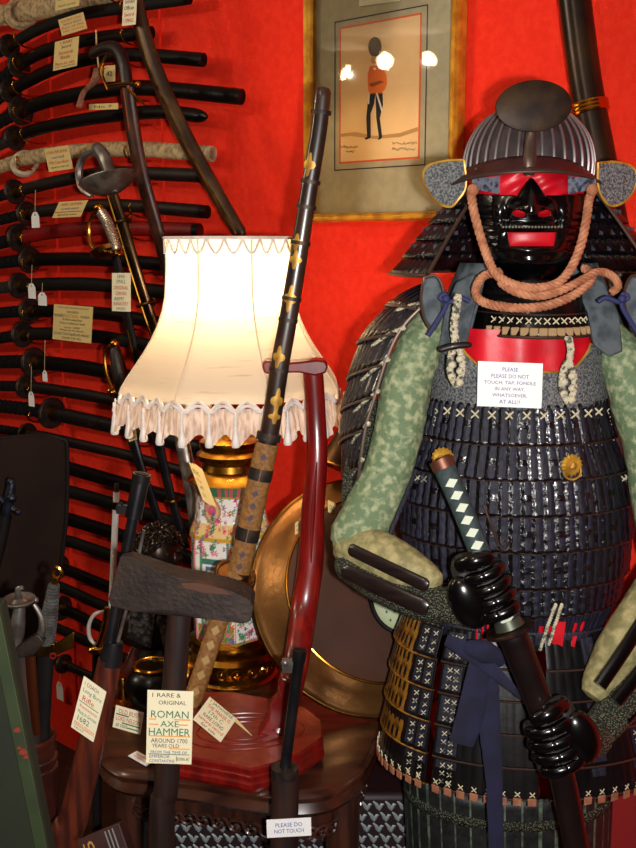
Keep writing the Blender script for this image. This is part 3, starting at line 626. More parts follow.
def translucent(name, col, col2, k):
    m = bpy.data.materials.new(name); m.use_nodes = True; nt = m.node_tree; nt.nodes.clear(); N = nt.nodes; L = nt.links
    o = N.new('ShaderNodeOutputMaterial'); d = N.new('ShaderNodeBsdfDiffuse'); t = N.new('ShaderNodeBsdfTranslucent'); x = N.new('ShaderNodeMixShader'); x.inputs[0].default_value = k
    tc = N.new('ShaderNodeTexCoord'); mp = N.new('ShaderNodeMapping'); mp.inputs['Scale'].default_value = (12, 12, .4); nz = N.new('ShaderNodeTexNoise'); nz.inputs['Scale'].default_value = 14
    r = N.new('ShaderNodeValToRGB'); r.color_ramp.elements[0].color = lin(col); r.color_ramp.elements[1].color = lin(col2); r.color_ramp.elements[0].position = .35; r.color_ramp.elements[1].position = .6
    L.new(tc.outputs['Object'], mp.inputs[0]); L.new(mp.outputs[0], nz.inputs['Vector']); L.new(nz.outputs[0], r.inputs[0]); L.new(r.outputs[0], d.inputs[0]); L.new(r.outputs[0], t.inputs[0])
    L.new(d.outputs[0], x.inputs[1]); L.new(t.outputs[0], x.inputs[2]); L.new(x.outputs[0], o.inputs[0]); return m
FR = translucent('fringe_silk', (206, 182, 168), (246, 232, 222), .45)
def shr(a, k=1.): 
    w = ((a + PI / 8) % (2 * PI / NP)) - PI / NP
    return 1 + k * (math.cos(PI / NP) / math.cos(w) - 1)
def shade_pt(t, a, out_=0.):
    t = min(t, 1); m = len(sp) - 1; x = t * m; k = min(int(x), m - 1); f = x - k
    py = sp[k][0] + (sp[k + 1][0] - sp[k][0]) * f; r = sp[k][1] + (sp[k + 1][1] - sp[k][1]) * f
    R = S(r, LY) * shr(a, .9) * 1.02 + out_
    return V((LX + R * math.cos(a), LY + R * math.sin(a), lz(py)))
bm = B(); vs = [[bm.verts.new(shade_pt(i / 27, 2 * PI * j / 96)) for j in range(96)] for i in range(28)]
for i in range(27):
    for j in range(96): bm.faces.new((vs[i][j], vs[i][(j + 1) % 96], vs[i + 1][(j + 1) % 96], vs[i + 1][j]))
shade = obj('lamp_shade', bm, shp, lamp, sharp=60)
bm = B()
for j in range(NP):
    a = 2 * PI * (j + .5) / NP + PI / 8 * 0 - PI / 8 + PI / 8
    tube(bm, [shade_pt(i / 12, a, .001) for i in range(13)], .0014, 6, smooth=False)
obj('panel_seam', bm, mat('seam_silk', (222, 200, 168), .7), shade)
SATIN = mat('satin_braid', (240, 230, 220), .4, c2=(222, 208, 198), ns=60)
FR0 = mat('fringe_thread', (222, 204, 190), .6, c2=(176, 150, 138), ns=12, stretch=(12, 12, .3), mix=(.35, .6), bump=.6, bs=60)
bm = B(); loop(bm, [shade_pt(0, 2 * PI * i / 96, .002) for i in range(96)], .003, 6)
for k in range(24):                            # top scallops
    a0_ = 2 * PI * k / 24; tube(bm, [shade_pt(.0 + .09 * math.sin(PI * i / 8), a0_ + 2 * PI / 24 * i / 8, .003) for i in range(9)], .0024, 6, smooth=False)
obj('top_braid', bm, SATIN, shade)
bm = B(); NB = 30
for k in range(NB):
    a0_ = 2 * PI * k / NB
    for o_, rr in ((0, .0034), (.045, .0026)):
        tube(bm, [shade_pt(1 - (.13 - o_) * math.sin(PI * i / 10) , a0_ + 2 * PI / NB * (i * (1 - o_ * 4) / 10 + o_ * 2), .003) - UP * S(8, LY) for i in range(11)], rr, 6, smooth=False)
obj('looped_braid', bm, SATIN, shade)
bm = B()
def frp(u, v):
    a = 2 * PI * u; p = shade_pt(1, a, .002 + .012 * v + .0025 * math.sin(a * 95) * (v + .2) + .005 * math.sin(a * 30) * v)
    return p - UP * (S(4, LY) + v * S(28 + 5 * math.sin(a * 30 + 1), LY))
grid(bm, frp, 480, 5); obj('fringe', bm, FR, shade, norm=False)
tprof = [(.0012, 0), (.0022, -.004), (.0014, -.007), (.0036, -.013), (.002, -.018), (.004, -.028), (.0055, -.040), (.0075, -.052), (.006, -.056)]
t0_ = None
for k in range(NB):
    a = 2 * PI * k / NB; p = shade_pt(1, a, .0135) - UP * S(7, LY)
    if t0_ is None:
        bm = B(); lathe(bm, tprof, p, UP, 12); t0_ = obj('tassel', bm, SATIN, shade); o0 = t0_.location - p
    else:
        c = t0_.copy(); bpy.context.collection.objects.link(c); c.parent = shade; c.location = p + o0
bm = B(); ball(bm, V((LX, LY, lz(300))), (.03, .03, .038), 16); obj('bulb', bm, mat('lamp_bulb', (255, 226, 170), .5, emit=22.), lamp)
bm = B(); lathe(bm, [(.012, lz(440) - TZ), (.012, lz(332) - TZ), (.016, lz(325) - TZ)], V((LX, LY, TZ)), UP, 16); obj('bulb_holder', bm, BRASS, lamp)
bm = B(); h = lambda py: lz(py) - TZ
def pr(l): return [(S(r, LY), h(y)) for y, r in l]
lathe(bm, pr([(478, 44), (474, 40), (468, 30), (462, 28), (458, 33), (453, 34), (449, 29), (445, 31), (440, 31), (437, 26), (435, 10), (425, 8)]), V((LX - .006, LY, TZ)), UP, 40); obj('brass_neck', bm, BRASS, lamp)
# porcelain body painted by vertex colour
VX = LX - .006
vp = [(636, 40), (628, 45), (600, 46), (560, 46.5), (535, 46), (528, 44), (519, 40), (512, 38), (500, 37.5), (490, 38), (482, 41), (478, 43)]
bm = B(); seg = 288; rows = []
def vr(py):
    for i in range(len(vp) - 1):
        if vp[i][0] >= py >= vp[i + 1][0]:
            f = (vp[i][0] - py) / (vp[i][0] - vp[i + 1][0]); return vp[i][1] + (vp[i + 1][1] - vp[i][1]) * f
    return vp[-1][1]
ys = [636 - i * 158 / 170 for i in range(171)]
for y in ys:
    R = S(vr(y) * 1.0, LY); hx = .35 if y < 532 else .8
    rows.append([bm.verts.new(V((VX + R * shr2 * math.cos(a), LY + R * shr2 * math.sin(a), lz(y)))) for a in [2 * PI * k / seg for k in range(seg)] for shr2 in [1 + hx * (math.cos(PI / 6) / math.cos(((a + .35) % (PI / 3)) - PI / 6) - 1)]])
for i in range(170):
    for k in range(seg): bm.faces.new((rows[i][k], rows[i][(k + 1) % seg], rows[i + 1][(k + 1) % seg], rows[i + 1][k]))
me_cols = []
random.seed(11)
flowers = [(random.uniform(0, 2 * PI), random.uniform(482, 632), random.uniform(1.2, 4.0), random.choice([(214, 70, 120), (220, 110, 150), (60, 130, 80), (90, 150, 90), (60, 130, 80), (150, 60, 130), (210, 90, 40), (60, 90, 160)])) for _ in range(1500)]
def vcol(a, y):
    base = (236, 232, 222)
    if y > 627 or 479 > y: return (190, 150, 60)
    if 489 > y: return (70, 120, 80) if (math.sin(a * 40) + math.sin(a * 23 + 2)) > -.3 else (200, 90, 100)
    if 491 > y or 528 < y < 531: return (190, 150, 60)
    if 516 < y < 528: base = (222, 190, 128)
    pa = ((a + .35) / (PI / 3)) % 1.0                    # six faces
    fi = int(((a + .35) / (PI / 3))) % 6
    if y > 531 and fi in (3, 4, 1):                            # framed garden scene panels
        if pa < .06 or pa > .94: return (206, 120, 120) if pa < .03 or pa > .97 else (226, 214, 190)
        if .13 < pa < .2 or .8 < pa < .87: return (90, 140, 110)
        if .2 < pa < .8 and 548 < y < 554: return (70, 120, 110)
        if .28 < pa < .72 and 556 < y < 580:
            if abs(pa - .28) < .05 or abs(pa - .72) < .05 or y < 559 or y > 577: return (80, 110, 150)
            d = ((pa - .5) / .11) ** 2 + ((y - 570) / 8) ** 2
            return (206, 70, 90) if d < 1 else (214, 200, 150)
        for cx, cy, col in ((.25, 598, (96, 150, 90)), (.48, 600, (200, 80, 110)), (.68, 597, (70, 100, 170)), (.84, 602, (220, 120, 50))):
            if ((pa - cx) / .075) ** 2 + ((y - cy) / 11) ** 2 < 1: return col
            if ((pa - cx) / .045) ** 2 + ((y - cy + 14) / 4) ** 2 < 1: return (40, 30, 30)
        if y > 612: return (216, 130, 50) if math.sin(a * 60 + y) > -.2 else (90, 140, 80)
    if y < 516 and abs(((a - 4.25) / .28)) ** 2 + ((y - 503) / 12) ** 2 < 1:
        dd_ = abs(((a - 4.25) / .28)) ** 2 + ((y - 503) / 12) ** 2
        return (190, 140, 80) if dd_ > .55 else ((200, 90, 110) if dd_ < .2 else (214, 170, 140))
    return base
mecol = {}
bm.verts.ensure_lookup_table()
cols = []
for i, y in enumerate(ys):
    for k in range(seg):
        a = 2 * PI * k / seg; c = vcol(a, y); n3 = math.sin(a * 57 + y * .9) + math.sin(a * 31 - y * .7)
        cols.append(list(c))
for fa, fy, fr_, fc in flowers:
    if 488 < fy and not (fy > 545 and int((fa + .35) / (PI / 3)) % 6 in (3, 4, 1) and fy < 612):
        i0 = int((636 - fy) / 158 * 170); k0 = int(fa / 2 / PI * seg)
        for di in range(-5, 6):
            for dk in range(-6, 7):
                i = i0 + di; k = (k0 + dk) % seg
                if 0 <= i <= 170:
                    ddx = dk * 2 * PI / seg * 46; ddy = di * 158 / 170; rr_ = math.hypot(ddx, ddy); an = math.atan2(ddy, ddx)
                    if rr_ < fr_ * (.6 + .4 * math.cos(5 * an)): cols[i * seg + k] = list(fc)
o = obj('porcelain_body', bm, mat('porcelain', (236, 232, 222), .18, coat=.4), lamp, norm=False)
ca = o.data.color_attributes.new('Col', 'FLOAT_COLOR', 'POINT')
fl = []
for c in cols: fl += list(lin(c))
ca.data.foreach_set('color', fl)
pm = MATS['porcelain']; at = pm.node_tree.nodes.new('ShaderNodeAttribute'); at.attribute_name = 'Col'; pm.node_tree.links.new(at.outputs['Color'], pm.node_tree.nodes['Principled BSDF'].inputs['Base Color'])
bm = B(); lathe(bm, [(S(38, LY), 0.0), (S(46, LY), .0), (S(47, LY), .006), (S(44, LY), .010), (S(44, LY), .02)] + pr([(664, 40), (658, 46), (650, 48), (646, 43), (640, 46), (634, 45), (630, 40)]), V((VX, LY, TZ)), UP, 48); foot = obj('brass_foot', bm, BRASS, lamp)
bm = B()
for k in range(18):
    a = 2 * PI * k / 18; p = V((VX + S(46, LY) * math.cos(a), LY + S(46, LY) * math.sin(a), TZ + .032)); t = V((-math.sin(a), math.cos(a), 0))
    ring(bm, p, t * .009, UP * .009, .0025, 16, 6); ball(bm, p, .0035, 8)
obj('pierced_gallery', bm, BRASS, foot)

# ================================================================ BRONZE ROUND SHIELD
Bp = V((.085, 1.63, TZ)); tp = V((.10, 1.86, 1.055))
cen_s = (Bp + tp) / 2; up_s = (tp - Bp).normalized(); Rr = (tp - Bp).length / 2; rt_s = V((1, .30, 0)).normalized(); rt_s = (rt_s - up_s * rt_s.dot(up_s)).normalized(); nn_s = rt_s.cross(up_s).normalized()
if nn_s.dot(V((0, -1, 0))) < 0: nn_s = -nn_s
sh = thing('round_shield', 'large round bronze-brown domed shield leaning behind the red sword stand', 'shield', Bp)
cen_s = cen_s + UP * .008
bm = B(); lathe(bm, [(Rr, -.004), (Rr * 1.0, .004), (Rr * .97, .008), (Rr * .93, .012), (Rr * .86, .032), (Rr * .78, .052), (Rr * .66, .066), (Rr * .5, .074), (Rr * .25, .078), (0.0005, .079), ], cen_s, nn_s, 72, X=rt_s)

for f in bm.faces:
    q = f.calc_center_median() - cen_s
    if (q - nn_s * q.dot(nn_s)).length > Rr * .775: f.material_index = 1
obj('dome', bm, [mat('dark_brown_hide', (84, 52, 36), .75, c2=(58, 35, 26), ns=5, mix=(.3, .7), bump=.12, bs=90, spec=.25), mat('hammered_brass_rim', (160, 112, 62), .38, .8, c2=(122, 82, 44), ns=8, bump=.2, bs=80)], sh, solid=.003, sharp=60)
bm = B(); ring(bm, cen_s + nn_s * .0535, rt_s * Rr * .775, up_s * Rr * .775, .0028, 72, 8); obj('inner_rim', bm, BRASS, sh)
bm = B(); ring(bm, cen_s, rt_s * Rr, up_s * Rr, .005, 72, 10); obj('rolled_rim', bm, BRASSD, sh)
card('label_card', 'small tan card stuck on the upper left rim of the round shield', [P(295, 523, 1.70), P(303, 518, 1.70), P(295, 535, 1.70)], [('OLD', INK, .3, .25, .6), ('Shield', INKR, .7, .2, .7)], PAPERY)
card('label_card', 'small tan card between the red post and the green sleeve elbow', [P(328, 500, 1.70), P(336, 504, 1.70), P(328, 512, 1.70)], [('OLD', INK, .5, .4, .6)], PAPERY)
# green oval seat pad behind armour
r = thing('oval_plate', 'pale green oval panel with dark border and tiny crosses, behind the armour elbow', 'panel', P(402, 640, 1.64))
c = P(402, 594, 1.64); bm = B(); lathe(bm, [(.001, .006), (.036, .005), (.048, .003), (.051, 0)], c, V((-.1, -1, .1)), 40, ex=1, ey=1.25, X=V((1, 0, 0))); pad = obj('pad', bm, mat('pale_green_cloth', (186, 196, 158), .8), r)
bm = B(); x_ = V((1, 0, 0)); y_ = V((0, .1, 1)).normalized(); ring(bm, c, x_ * .053, y_ * .066, .004, 40, 8); obj('border', bm, BLK2, r)
bm = B()
for i in range(-4, 5):
    for j in range(-5, 6):
        p = c + x_ * (i * .013 + (j % 2) * .0065) + y_ * j * .014 + V((0, -.0068, 0))
        if ((p - c).dot(x_) / .044) ** 2 + ((p - c).dot(y_) / .057) ** 2 < 1: box(bm, p, (.0022, .0006, .0007)); box(bm, p, (.0007, .0006, .0026))
obj('cross_motif', bm, mat('green_motif', (70, 120, 90), .8), pad)
bm = B(); tube(bm, [c - y_ * .064, V((c.x + .005, c.y + .05, .75)), V((c.x + .005, c.y + .06, .35)), V((c.x + .005, c.y + .06, .0))], [.008, .010, .012, .02], 12); obj('stand', bm, WOODD, r)
# flared brass horn behind sleeve
r = thing('flared_horn', 'dark brass horn with a flared mouth hanging behind the left sleeve', 'horn', P(345, 470, 1.86))
q = [P(385, 345, 1.88), P(372, 385, 1.86), P(358, 420, 1.85), P(346, 450, 1.84), P(339, 468, 1.83)]; bm = B(); tube(bm, q, [.010, .016, .023, .033, .040], 24, CN, .8); obj('bell', bm, mat('horn_brass', (70, 48, 24), .35, .8, c2=(40, 26, 16), ns=14), r)
bm = B(); t = (q[-1] - q[-2]).normalized(); x_, y_, z_ = basis(t); ring(bm, q[-1], x_ * .036, y_ * .036, .003, 30, 6); obj('rim', bm, BRASSD, r)
# dark tube behind helmet
r = thing('lacquered_tube', 'thick dark lacquered tube with a brass band standing behind the helmet', 'scabbard', Wp(643, 420, .05))
q = path([(570, -40), (581, 50), (590, 108), (601, 165), (618, 260), (642, 400), (665, 540), (700, 848)], [.05] * 8)
bm = B(); tube(bm, q, S(15.5, q[2].y), 24, res=3); tb = obj('tube', bm, mat('dark_bronzed_lacquer', (34, 22, 16), .3, .4, c2=(54, 36, 20), ns=12), r)
bm = B(); t = (q[3] - q[1]).normalized(); x_, y_, z_ = basis(t); rr = S(16, q[2].y)
for j in (-1, 0, 1): ring(bm, q[2] + t * j * .006, x_ * rr, y_ * rr, .004, 30, 8)
obj('brass_band', bm, BRASS, tb)

# ================================================================ RED SWORD STAND + TACHI
bz = TZ + .044
st = thing('sword_stand', 'red lacquered carved sword stand with a curved post on a moulded board', 'sword stand', T(235, 745))
out_px = [(158, 738), (176, 712), (203, 692), (232, 692), (275, 700), (305, 708), (320, 720), (321, 737), (300, 752), (275, 762), (250, 768), (235, 764), (190, 756), (164, 751)]
q = [T(x, y, bz) for x, y in out_px]; cq = sum(q, V((0, 0, 0))) / len(q); bm = B(); n = len(q)
prf = [(0, 0), (.003, -.003), (.003, -.009), (.0, -.011), (.004, -.014), (.004, -.02), (.001, -.022), (.005, -.026), (.005, -.033), (.0, -.035), (-.006, -.044)]
rings = [[bm.verts.new(p + (p - cq).normalized() * dr + UP * dz) for p in q] for dr, dz in prf]
bm.faces.new(rings[0]).material_index = 1; bm.faces.new(rings[-1][::-1])
for i in range(len(rings) - 1):
    for k in range(n): bm.faces.new((rings[i][k], rings[i][(k + 1) % n], rings[i + 1][(k + 1) % n], rings[i + 1][k]))
base = obj('base_board', bm, [REDW, REDWT], st, sharp=30)
bm = B()
for rr_ in (.03, .045, .06): ring(bm, cq + UP * .0005, V((1, .1, 0)) * rr_ * 1.6, V((-.1, 1, 0)) * rr_, .0012, 40, 5)
obj('carved_waves', bm, REDW, base)
pb = T(283, 738, bz); Yb = pb.y + .02; Yt = 1.645
pc = [P(313, 372, Yt), P(316, 420, Yt), P(317, 460, Yt - .01), P(313, 510, Yt - .02), P(311, 560, Yt - .03), P(304, 610, Yt - .05), P(297, 660, Yb + .03), P(285, 712, Yb + .01), V((P(279, 735, Yb).x, Yb, bz))]
bm = B(); tube(bm, pc, [.0165, .0165, .017, .019, .021, .022, .020, .019, .022], 20, CN, .75, res=6); post = obj('post', bm, REDW, st)
bm = B(); 
tube(bm, [p + V((.0, -.0155, 0)) for p in pc[2:5]], [.001, .004, .001], 6); tube(bm, [p + V((.006, -.0165, -.05)) for p in pc[3:6]], [.001, .003, .001], 6); obj('carved_relief', bm, REDW, post)
# lobed bracket at foot of post
o2 = [(300, 655), (292, 668), (288, 680), (281, 676), (277, 688), (279, 696), (270, 704), (267, 720), (258, 733), (255, 748), (275, 741), (292, 737), (296, 700)]
bm = B(); prism(bm, [P(x, y, Yb - .012) for x, y in o2], V((0, .024, 0))); obj('bracket', bm, REDW, st, bevel=.004)
# cup / crosspiece at top
tpz = P(295, 368, Yt).z
o2 = [(262, 366), (264, 361), (275, 361), (284, 363), (300, 362), (316, 360), (325, 361), (328, 366), (326, 373), (315, 376), (300, 373), (285, 373), (272, 375), (264, 373)]
bm = B(); prism(bm, [P(x, y, Yt - .022) for x, y in o2], V((0, .044, 0))); obj('crosspiece', bm, REDW, st, bevel=.003)
# tachi
ta = thing('long_sword', 'long Japanese sword in a black and gold-leaf scabbard upright against the red stand', 'sword', T(190, 712))
TY = 1.612
line = [(323, 92), (319, 130), (309, 190), (298, 260), (288, 320), (279, 370), (270, 430), (259, 480), (249, 528), (239, 572)]
q = [P(x, y, TY) for x, y in line]; bm = B()
tube(bm, q, [.0125, .0125, .013, .014, .0145, .015, .0155, .016, .016, .016], 18, CN, .6, rnd=True)
scab = obj('scabbard', bm, mat('brown_black_lacquer', (34, 20, 16), .3, c2=(60, 38, 24), ns=14, coat=.4), ta)
cq_ = cr(q, 8)
def on(px_y):
    best = min(range(len(cq_)), key=lambda i: abs(cq_[i].z - P(300, px_y, TY).z)); return best
def around(bm, i, w, r, mi=0):
    t = (cq_[min(i + 1, len(cq_) - 1)] - cq_[max(i - 1, 0)]).normalized(); tube(bm, [cq_[i] - t * w, cq_[i] + t * w], r, 18, CN, .64, res=2, mi=mi)
bm = B()
for y in (115, 180, 205, 245, 295, 318, 368): around(bm, on(y), .003, .0155)
obj('scabbard_ring', bm, IRON, scab)
for y, hgt in ((165, 12), (240, 9), (258, 10), (300, 14), (355, 12), (400, 14), (412, 8)):
    i = on(y); c = cq_[i]; t = (cq_[i + 1] - cq_[i]).normalized(); s = t.cross(CN).normalized(); rr = .0147; hh = S(hgt, TY)
    ph = random.uniform(-.5, .5)
    def gp(u, v, c=c, t=t, s=s, hh=hh, ph=ph, rr=rr):
        r_ = (.75 + .25 * math.cos(4 * 2 * PI * u)) * v; x = r_ * math.cos(2 * PI * u); y_ = r_ * math.sin(2 * PI * u)
        an = ph + x * .75; return c + s * rr * 1.04 * math.sin(an) - V((0, 1, 0)) * rr * .66 * math.cos(an) + t * y_ * hh
    bm = B(); grid(bm, gp, 24, 4); obj('gold_leaf', bm, GOLDL, scab, norm=False)
# wrapped section
i0 = on(440); wr = cq_[i0:]; OCH = mat('ochre_wrap', (150, 104, 50), .65, c2=(124, 82, 36), ns=160, bump=.5); bm = B(); tube(bm, wr, .0185, 16, CN, .68, smooth=False); wrp = obj('scabbard_wrap', bm, OCH, scab)
for k in range(2, len(wr) - 1, 2):
    if min(abs(wr[k].z - P(300, y_, TY).z) for y_ in (438, 472, 536)) < .019: continue
    t = (wr[k] - wr[k - 1]).normalized(); s = t.cross(CN).normalized(); p = wr[k] - V((0, .0128, 0)); bm = B()
    prism(bm, [p + t * .006 + s * .002, p + s * .006, p - t * .006, p - s * .004], V((0, -.0016, 0))); obj('grip_diamond', bm, mat('purple_grey_silk', (84, 66, 84), .7), wrp)
bm = B()
bm.free()
for y, hw_ in ((438, .006), (472, .010), (536, .011)):
    bm = B(); around(bm, on(y), hw_, .0198); obj('wrap_collar', bm, IRON, wrp)
# tsuba + hilt
tc_ = P(235, 576, TY); hl = [P(235, 576, TY), P(226, 600, TY), P(214, 635, TY - .01), P(202, 672, TY - .02), P(190, 708, TY - .02)]
ax = (hl[1] - hl[0]).normalized(); tax = (ax + V((0, .55, -.2))).normalized(); bm = B(); lathe(bm, [(.012, -.003), (.034, -.003), (.037, 0), (.034, .003), (.012, .003)], tc_, tax, 32, ex=1., ey=1., fn=lambda a, h: 1 + .05 * math.cos(4 * a)); 
for k in (-1, 1): ring(bm, tc_ + tax * .003 * k, basis(tax)[0] * .03, basis(tax)[1] * .03, .0015, 28, 6)
obj('guard', bm, mat('gilt_bronze_guard', (128, 84, 40), .38, .9, c2=(70, 46, 26), ns=60, mix=(.4, .6)), ta)
bm = B(); tube(bm, hl, [.0165, .0165, .0155, .0155, .0165], 16, CN, .7, rnd=True); gr = obj('hilt', bm, OCH, ta)
bm = B(); ch = cr(hl, 5)
for k in range(3, len(ch) - 2, 2):
    t = (ch[k + 1] - ch[k - 1]).normalized(); s = t.cross(CN).normalized(); p = ch[k] - V((0, .0115, 0)) 
    prism(bm, [p + t * .009, p + s * .008, p - t * .009, p - s * .007], V((0, -.0018, 0)))
obj('hilt_diamond', bm, mat('pale_ray_skin', (176, 140, 84), .6), gr)
bm = B(); tube(bm, [hl[-1] + (hl[-2] - hl[-1]) * .1, hl[-1] + (hl[-1] - hl[-2]) * .12], .0178, 16, CN, .74, res=2); obj('pommel_cap', bm, IRON, gr)
# tent card on the board
tl, tr, br_ = T(209.5, 697, bz + .042), T(237, 719, bz + .03), None
a = P(209.5, 697, 1.50); b_ = P(236.5, 719, 1.475); c = P(193, 719, 1.44)
r = card('tent_card', 'folded cream card with red and green writing on the red stand board', [a, b_, c], [('1 JAPANESE', INKG, .1, .13, .8), ('THE MAKER IS', INKR, .27, .13, .8), ('17th C', INKG, .44, .13, .5), ('RARE LONG', INK, .62, .12, .7), ('samurai sword', INKR, .77, .12, .85), ('for sale', INK, .92, .1, .5)], PAPER)
bm = B(); d = P(252, 736, 1.46); prism(bm, [a, b_, d, d + (a - b_) ], V((0, .0008, .0004))); obj('rear_leaf', bm, PAPERY, r)

# ================================================================ FOREGROUND BARREL with sign
def to_floor(p, q): 
    """continue the line p->q down to the floor"""
    d = q - p; t = -p.z / d.z; return p + d * t
r = thing('dark_rifle', 'dark rifle muzzle with front sight standing upright before the red stand', 'rifle', V((P(284, 772, 1.33).x, 1.33, 0)))
a, b_ = P(300, 650, 1.34), P(284, 776, 1.34); bm = B(); tube(bm, [a, b_], .0078, 20, res=3)
tube(bm, [a + (a - b_).normalized() * .0, a.lerp(b_, .09)], .0095, 20, res=2); brl = obj('barrel', bm, GUNM, r)
bm = B(); c = a.lerp(b_, .12); box(bm, c - V((.012, 0, 0)), (.010, .003, .010)); ball(bm, c - V((.018, 0, -.004)), .006, 10); obj('front_sight', bm, STEELD, brl)
fl = to_floor(P(284, 772, 1.34), P(283, 848, 1.34)); fl = V((P(283, 848, 1.34).x, 1.34, 0)); bm = B()
tube(bm, [P(285, 768, 1.34), P(285, 774, 1.34), P(285, 800, 1.34), P(284, 850, 1.34), fl.lerp(P(284, 850, 1.34), .5), fl], [.0165, .019, .0195, .02, .026, .03], 20, CN, .9); obj('stock', bm, WOODH, r)
bm = B(); tube(bm, [P(285, 767, 1.34), P(285, 776, 1.34)], .0196, 20, CN, .95, res=2); obj('nose_cap', bm, IRON, r)
c = P(289, 828, 1.31); u = (P(311, 817, 1.31) - P(267, 820.5, 1.31)).normalized()
card('warning_sign', 'white card reading PLEASE DO NOT TOUCH fixed to the dark rifle stock', [P(266.5, 820, 1.312), P(311, 817.5, 1.312), P(267, 838, 1.312)], [('PLEASE DO', INKB, .32, .22, .6), ('NOT TOUCH', INKB, .66, .22, .66)], PAPERW, cat='sign')

# ================================================================ ROMAN AXE HAMMER
AY = 1.28
r = thing('axe_hammer', 'pitted iron axe hammer head on a thick dark wooden handle', 'axe', V((P(160, 848, AY).x, AY, 0)))
hz = [(65, 365), (100, 365), (190, 400), (250, 425), (330, 438), (420, 462), (478, 492), (487, 508), (480, 575), (455, 585), (380, 575), (300, 560), (205, 545), (185, 543), (100, 545), (35, 530), (27, 505), (45, 440)]
hp = [(100 + x * .3145, 440 + y * .3145 + (6 if 2 <= i <= 7 else (2 if i < 2 or i == 17 else 0))) for i, (x, y) in enumerate(hz)]
bm = B(); thk = lambda x: .006 + .019 * min(1, max(0, (x - 115) / 55))
fa = [bm.verts.new(P(x, y, AY - thk(x))) for x, y in hp]; bb = [bm.verts.new(P(x, y, AY - thk(x)) + V((0, 2 * thk(x), 0))) for x, y in hp]
n = len(hp)
for i in range(n): bm.faces.new((fa[i], fa[(i + 1) % n], bb[(i + 1) % n], bb[i]))
bmesh.ops.triangulate(bm, faces=[bm.faces.new(fa), bm.faces.new(bb[::-1])])
obj('head', bm, IRONAXE, r, bevel=.004, sharp=30)
bm = B(); prism(bm, [P(x, y, AY - .0262) for x, y in ((180, 583), (200, 583), (222, 589), (232, 595), (205, 593), (184, 588))], V((0, .01, 0))); obj('eye_wedge', bm, mat('rusty_wood', (78, 44, 26), .7), r)
p0, p1 = P(180, 604, AY), P(162, 848, AY); bm = B(); tube(bm, [P(181, 590, AY), p0, P(173, 700, AY), P(166, 790, AY), p1, V((p1.x - .01, AY, .0))], [.0155, .0155, .0165, .017, .0175, .02], 18, CN, .85); obj('handle', bm, WOODH, r)
ZC = AY - .022
card('label_card', 'large cream card reading ROMAN AXE HAMMER hanging on the dark wooden handle', [P(147.5, 690, ZC), P(193.5, 691.5, ZC), P(146, 763, ZC)],
     [('1 RARE &', INK, .06, .055, .62, .42), ('ORIGINAL', INK, .16, .055, .6, .55), ('ROMAN', INKG, .32, .1, .82), ('AXE', INKG, .45, .08, .4), ('HAMMER', INKG, .56, .1, .9), ('AROUND 1700', INK, .68, .06, .8), ('YEARS OLD', INK, .75, .05, .6, .42), ('FROM THE TIME OF', INKB, .84, .04, .8), ('EMPEROR', INKB, .9, .04, .45, .3), ('CONSTANTINE', INKB, .96, .04, .55, .35), ('ROMAN ART', INK, .93, .05, .28, .82)],
     PAPER, bars=((.05, .2, .39, .015, INKO), (.6, .95, .39, .015, INKO), (.05, .25, .46, .015, INKO), (.7, .9, .46, .015, INKO), (.05, .95, .62, .012, INKO), (.5, .95, .79, .012, INKO), (.05, .95, .87, .008, INKG), (.66, .67, .93, .08, INK)))
# ================================================================ MUSKET
MY = 1.33
r = thing('musket', 'old musket with a reddish brown stock and dark barrel leaning at lower left', 'musket', V((P(60, 848, MY).x, MY, 0)))
bz0 = [P(141.5, 476, MY + .02), P(133, 518, MY + .015), P(122, 575, MY + .01), P(109, 648, MY)]
bm = B(); tube(bm, bz0[:2], .0115, 18, res=3); tube(bm, [bz0[1], bz0[2], bz0[3]], .0078, 16, res=3)
tube(bm, [P(142, 474, MY + .02), P(140.5, 482, MY + .02)], .0125, 18, res=2); brl = obj('barrel', bm, GUNM, r)
bm = B(); t = (bz0[0] - bz0[1]).normalized(); q0 = P(142, 474, MY + .02); tube(bm, [q0 - t * .002, q0 + t * .0008], .0092, 18, res=2); obj('bore', bm, BLK2, brl)
bm = B(); c = P(124, 509, MY + .018); box(bm, c, (.010, .005, .0055)); ball(bm, P(120, 507, MY + .018), (.005, .005, .007), 10); obj('sight_lug', bm, GUNM, brl)
bm = B(); tube(bm, [P(144, 530, MY + .012), P(131, 590, MY + .008), P(117, 645, MY)], .0026, 8); obj('ramrod', bm, STEELD, r)
bm = B(); tube(bm, [P(114, 641, MY), P(112.5, 650, MY), P(110, 664, MY)], [.0125, .0145, .0165], 20, CN, .9); obj('nose_cap', bm, GUNM, r)
fe = P(72, 822, MY); bm = B(); tube(bm, [P(110, 660, MY), P(100, 706, MY), P(87, 762, MY), P(73, 820, MY), P(60, 880, MY), V((P(40, 880, MY).x, MY, 0))], [.0165, .018, .0195, .021, .024, .04], 20, CN, .85); obj('stock', bm, STOCK, r)
r2 = card('label_card', 'slanted cream card with green and red writing tied to the musket stock', [P(84, 676, MY - .032), P(106.5, 692, MY - .022), P(71, 727, MY - .032)],
     [('1 COACH', INK, .1, .07, .6, .4), ('Long Bore', INKG, .23, .1, .8), ('Rifle', INKR, .37, .1, .5, .4), ('Renaissance', INKR, .52, .06, .75), ('Made in German', INKG, .63, .07, .8), ('1682', INKG, .75, .1, .5, .4), ('PERCUSSION', INKR, .86, .05, .85), ('signed', INKG, .94, .05, .4, .3)], PAPER, bars=((.05, .9, .45, .012, INKG), (.05, .95, .9, .012, INKO)))
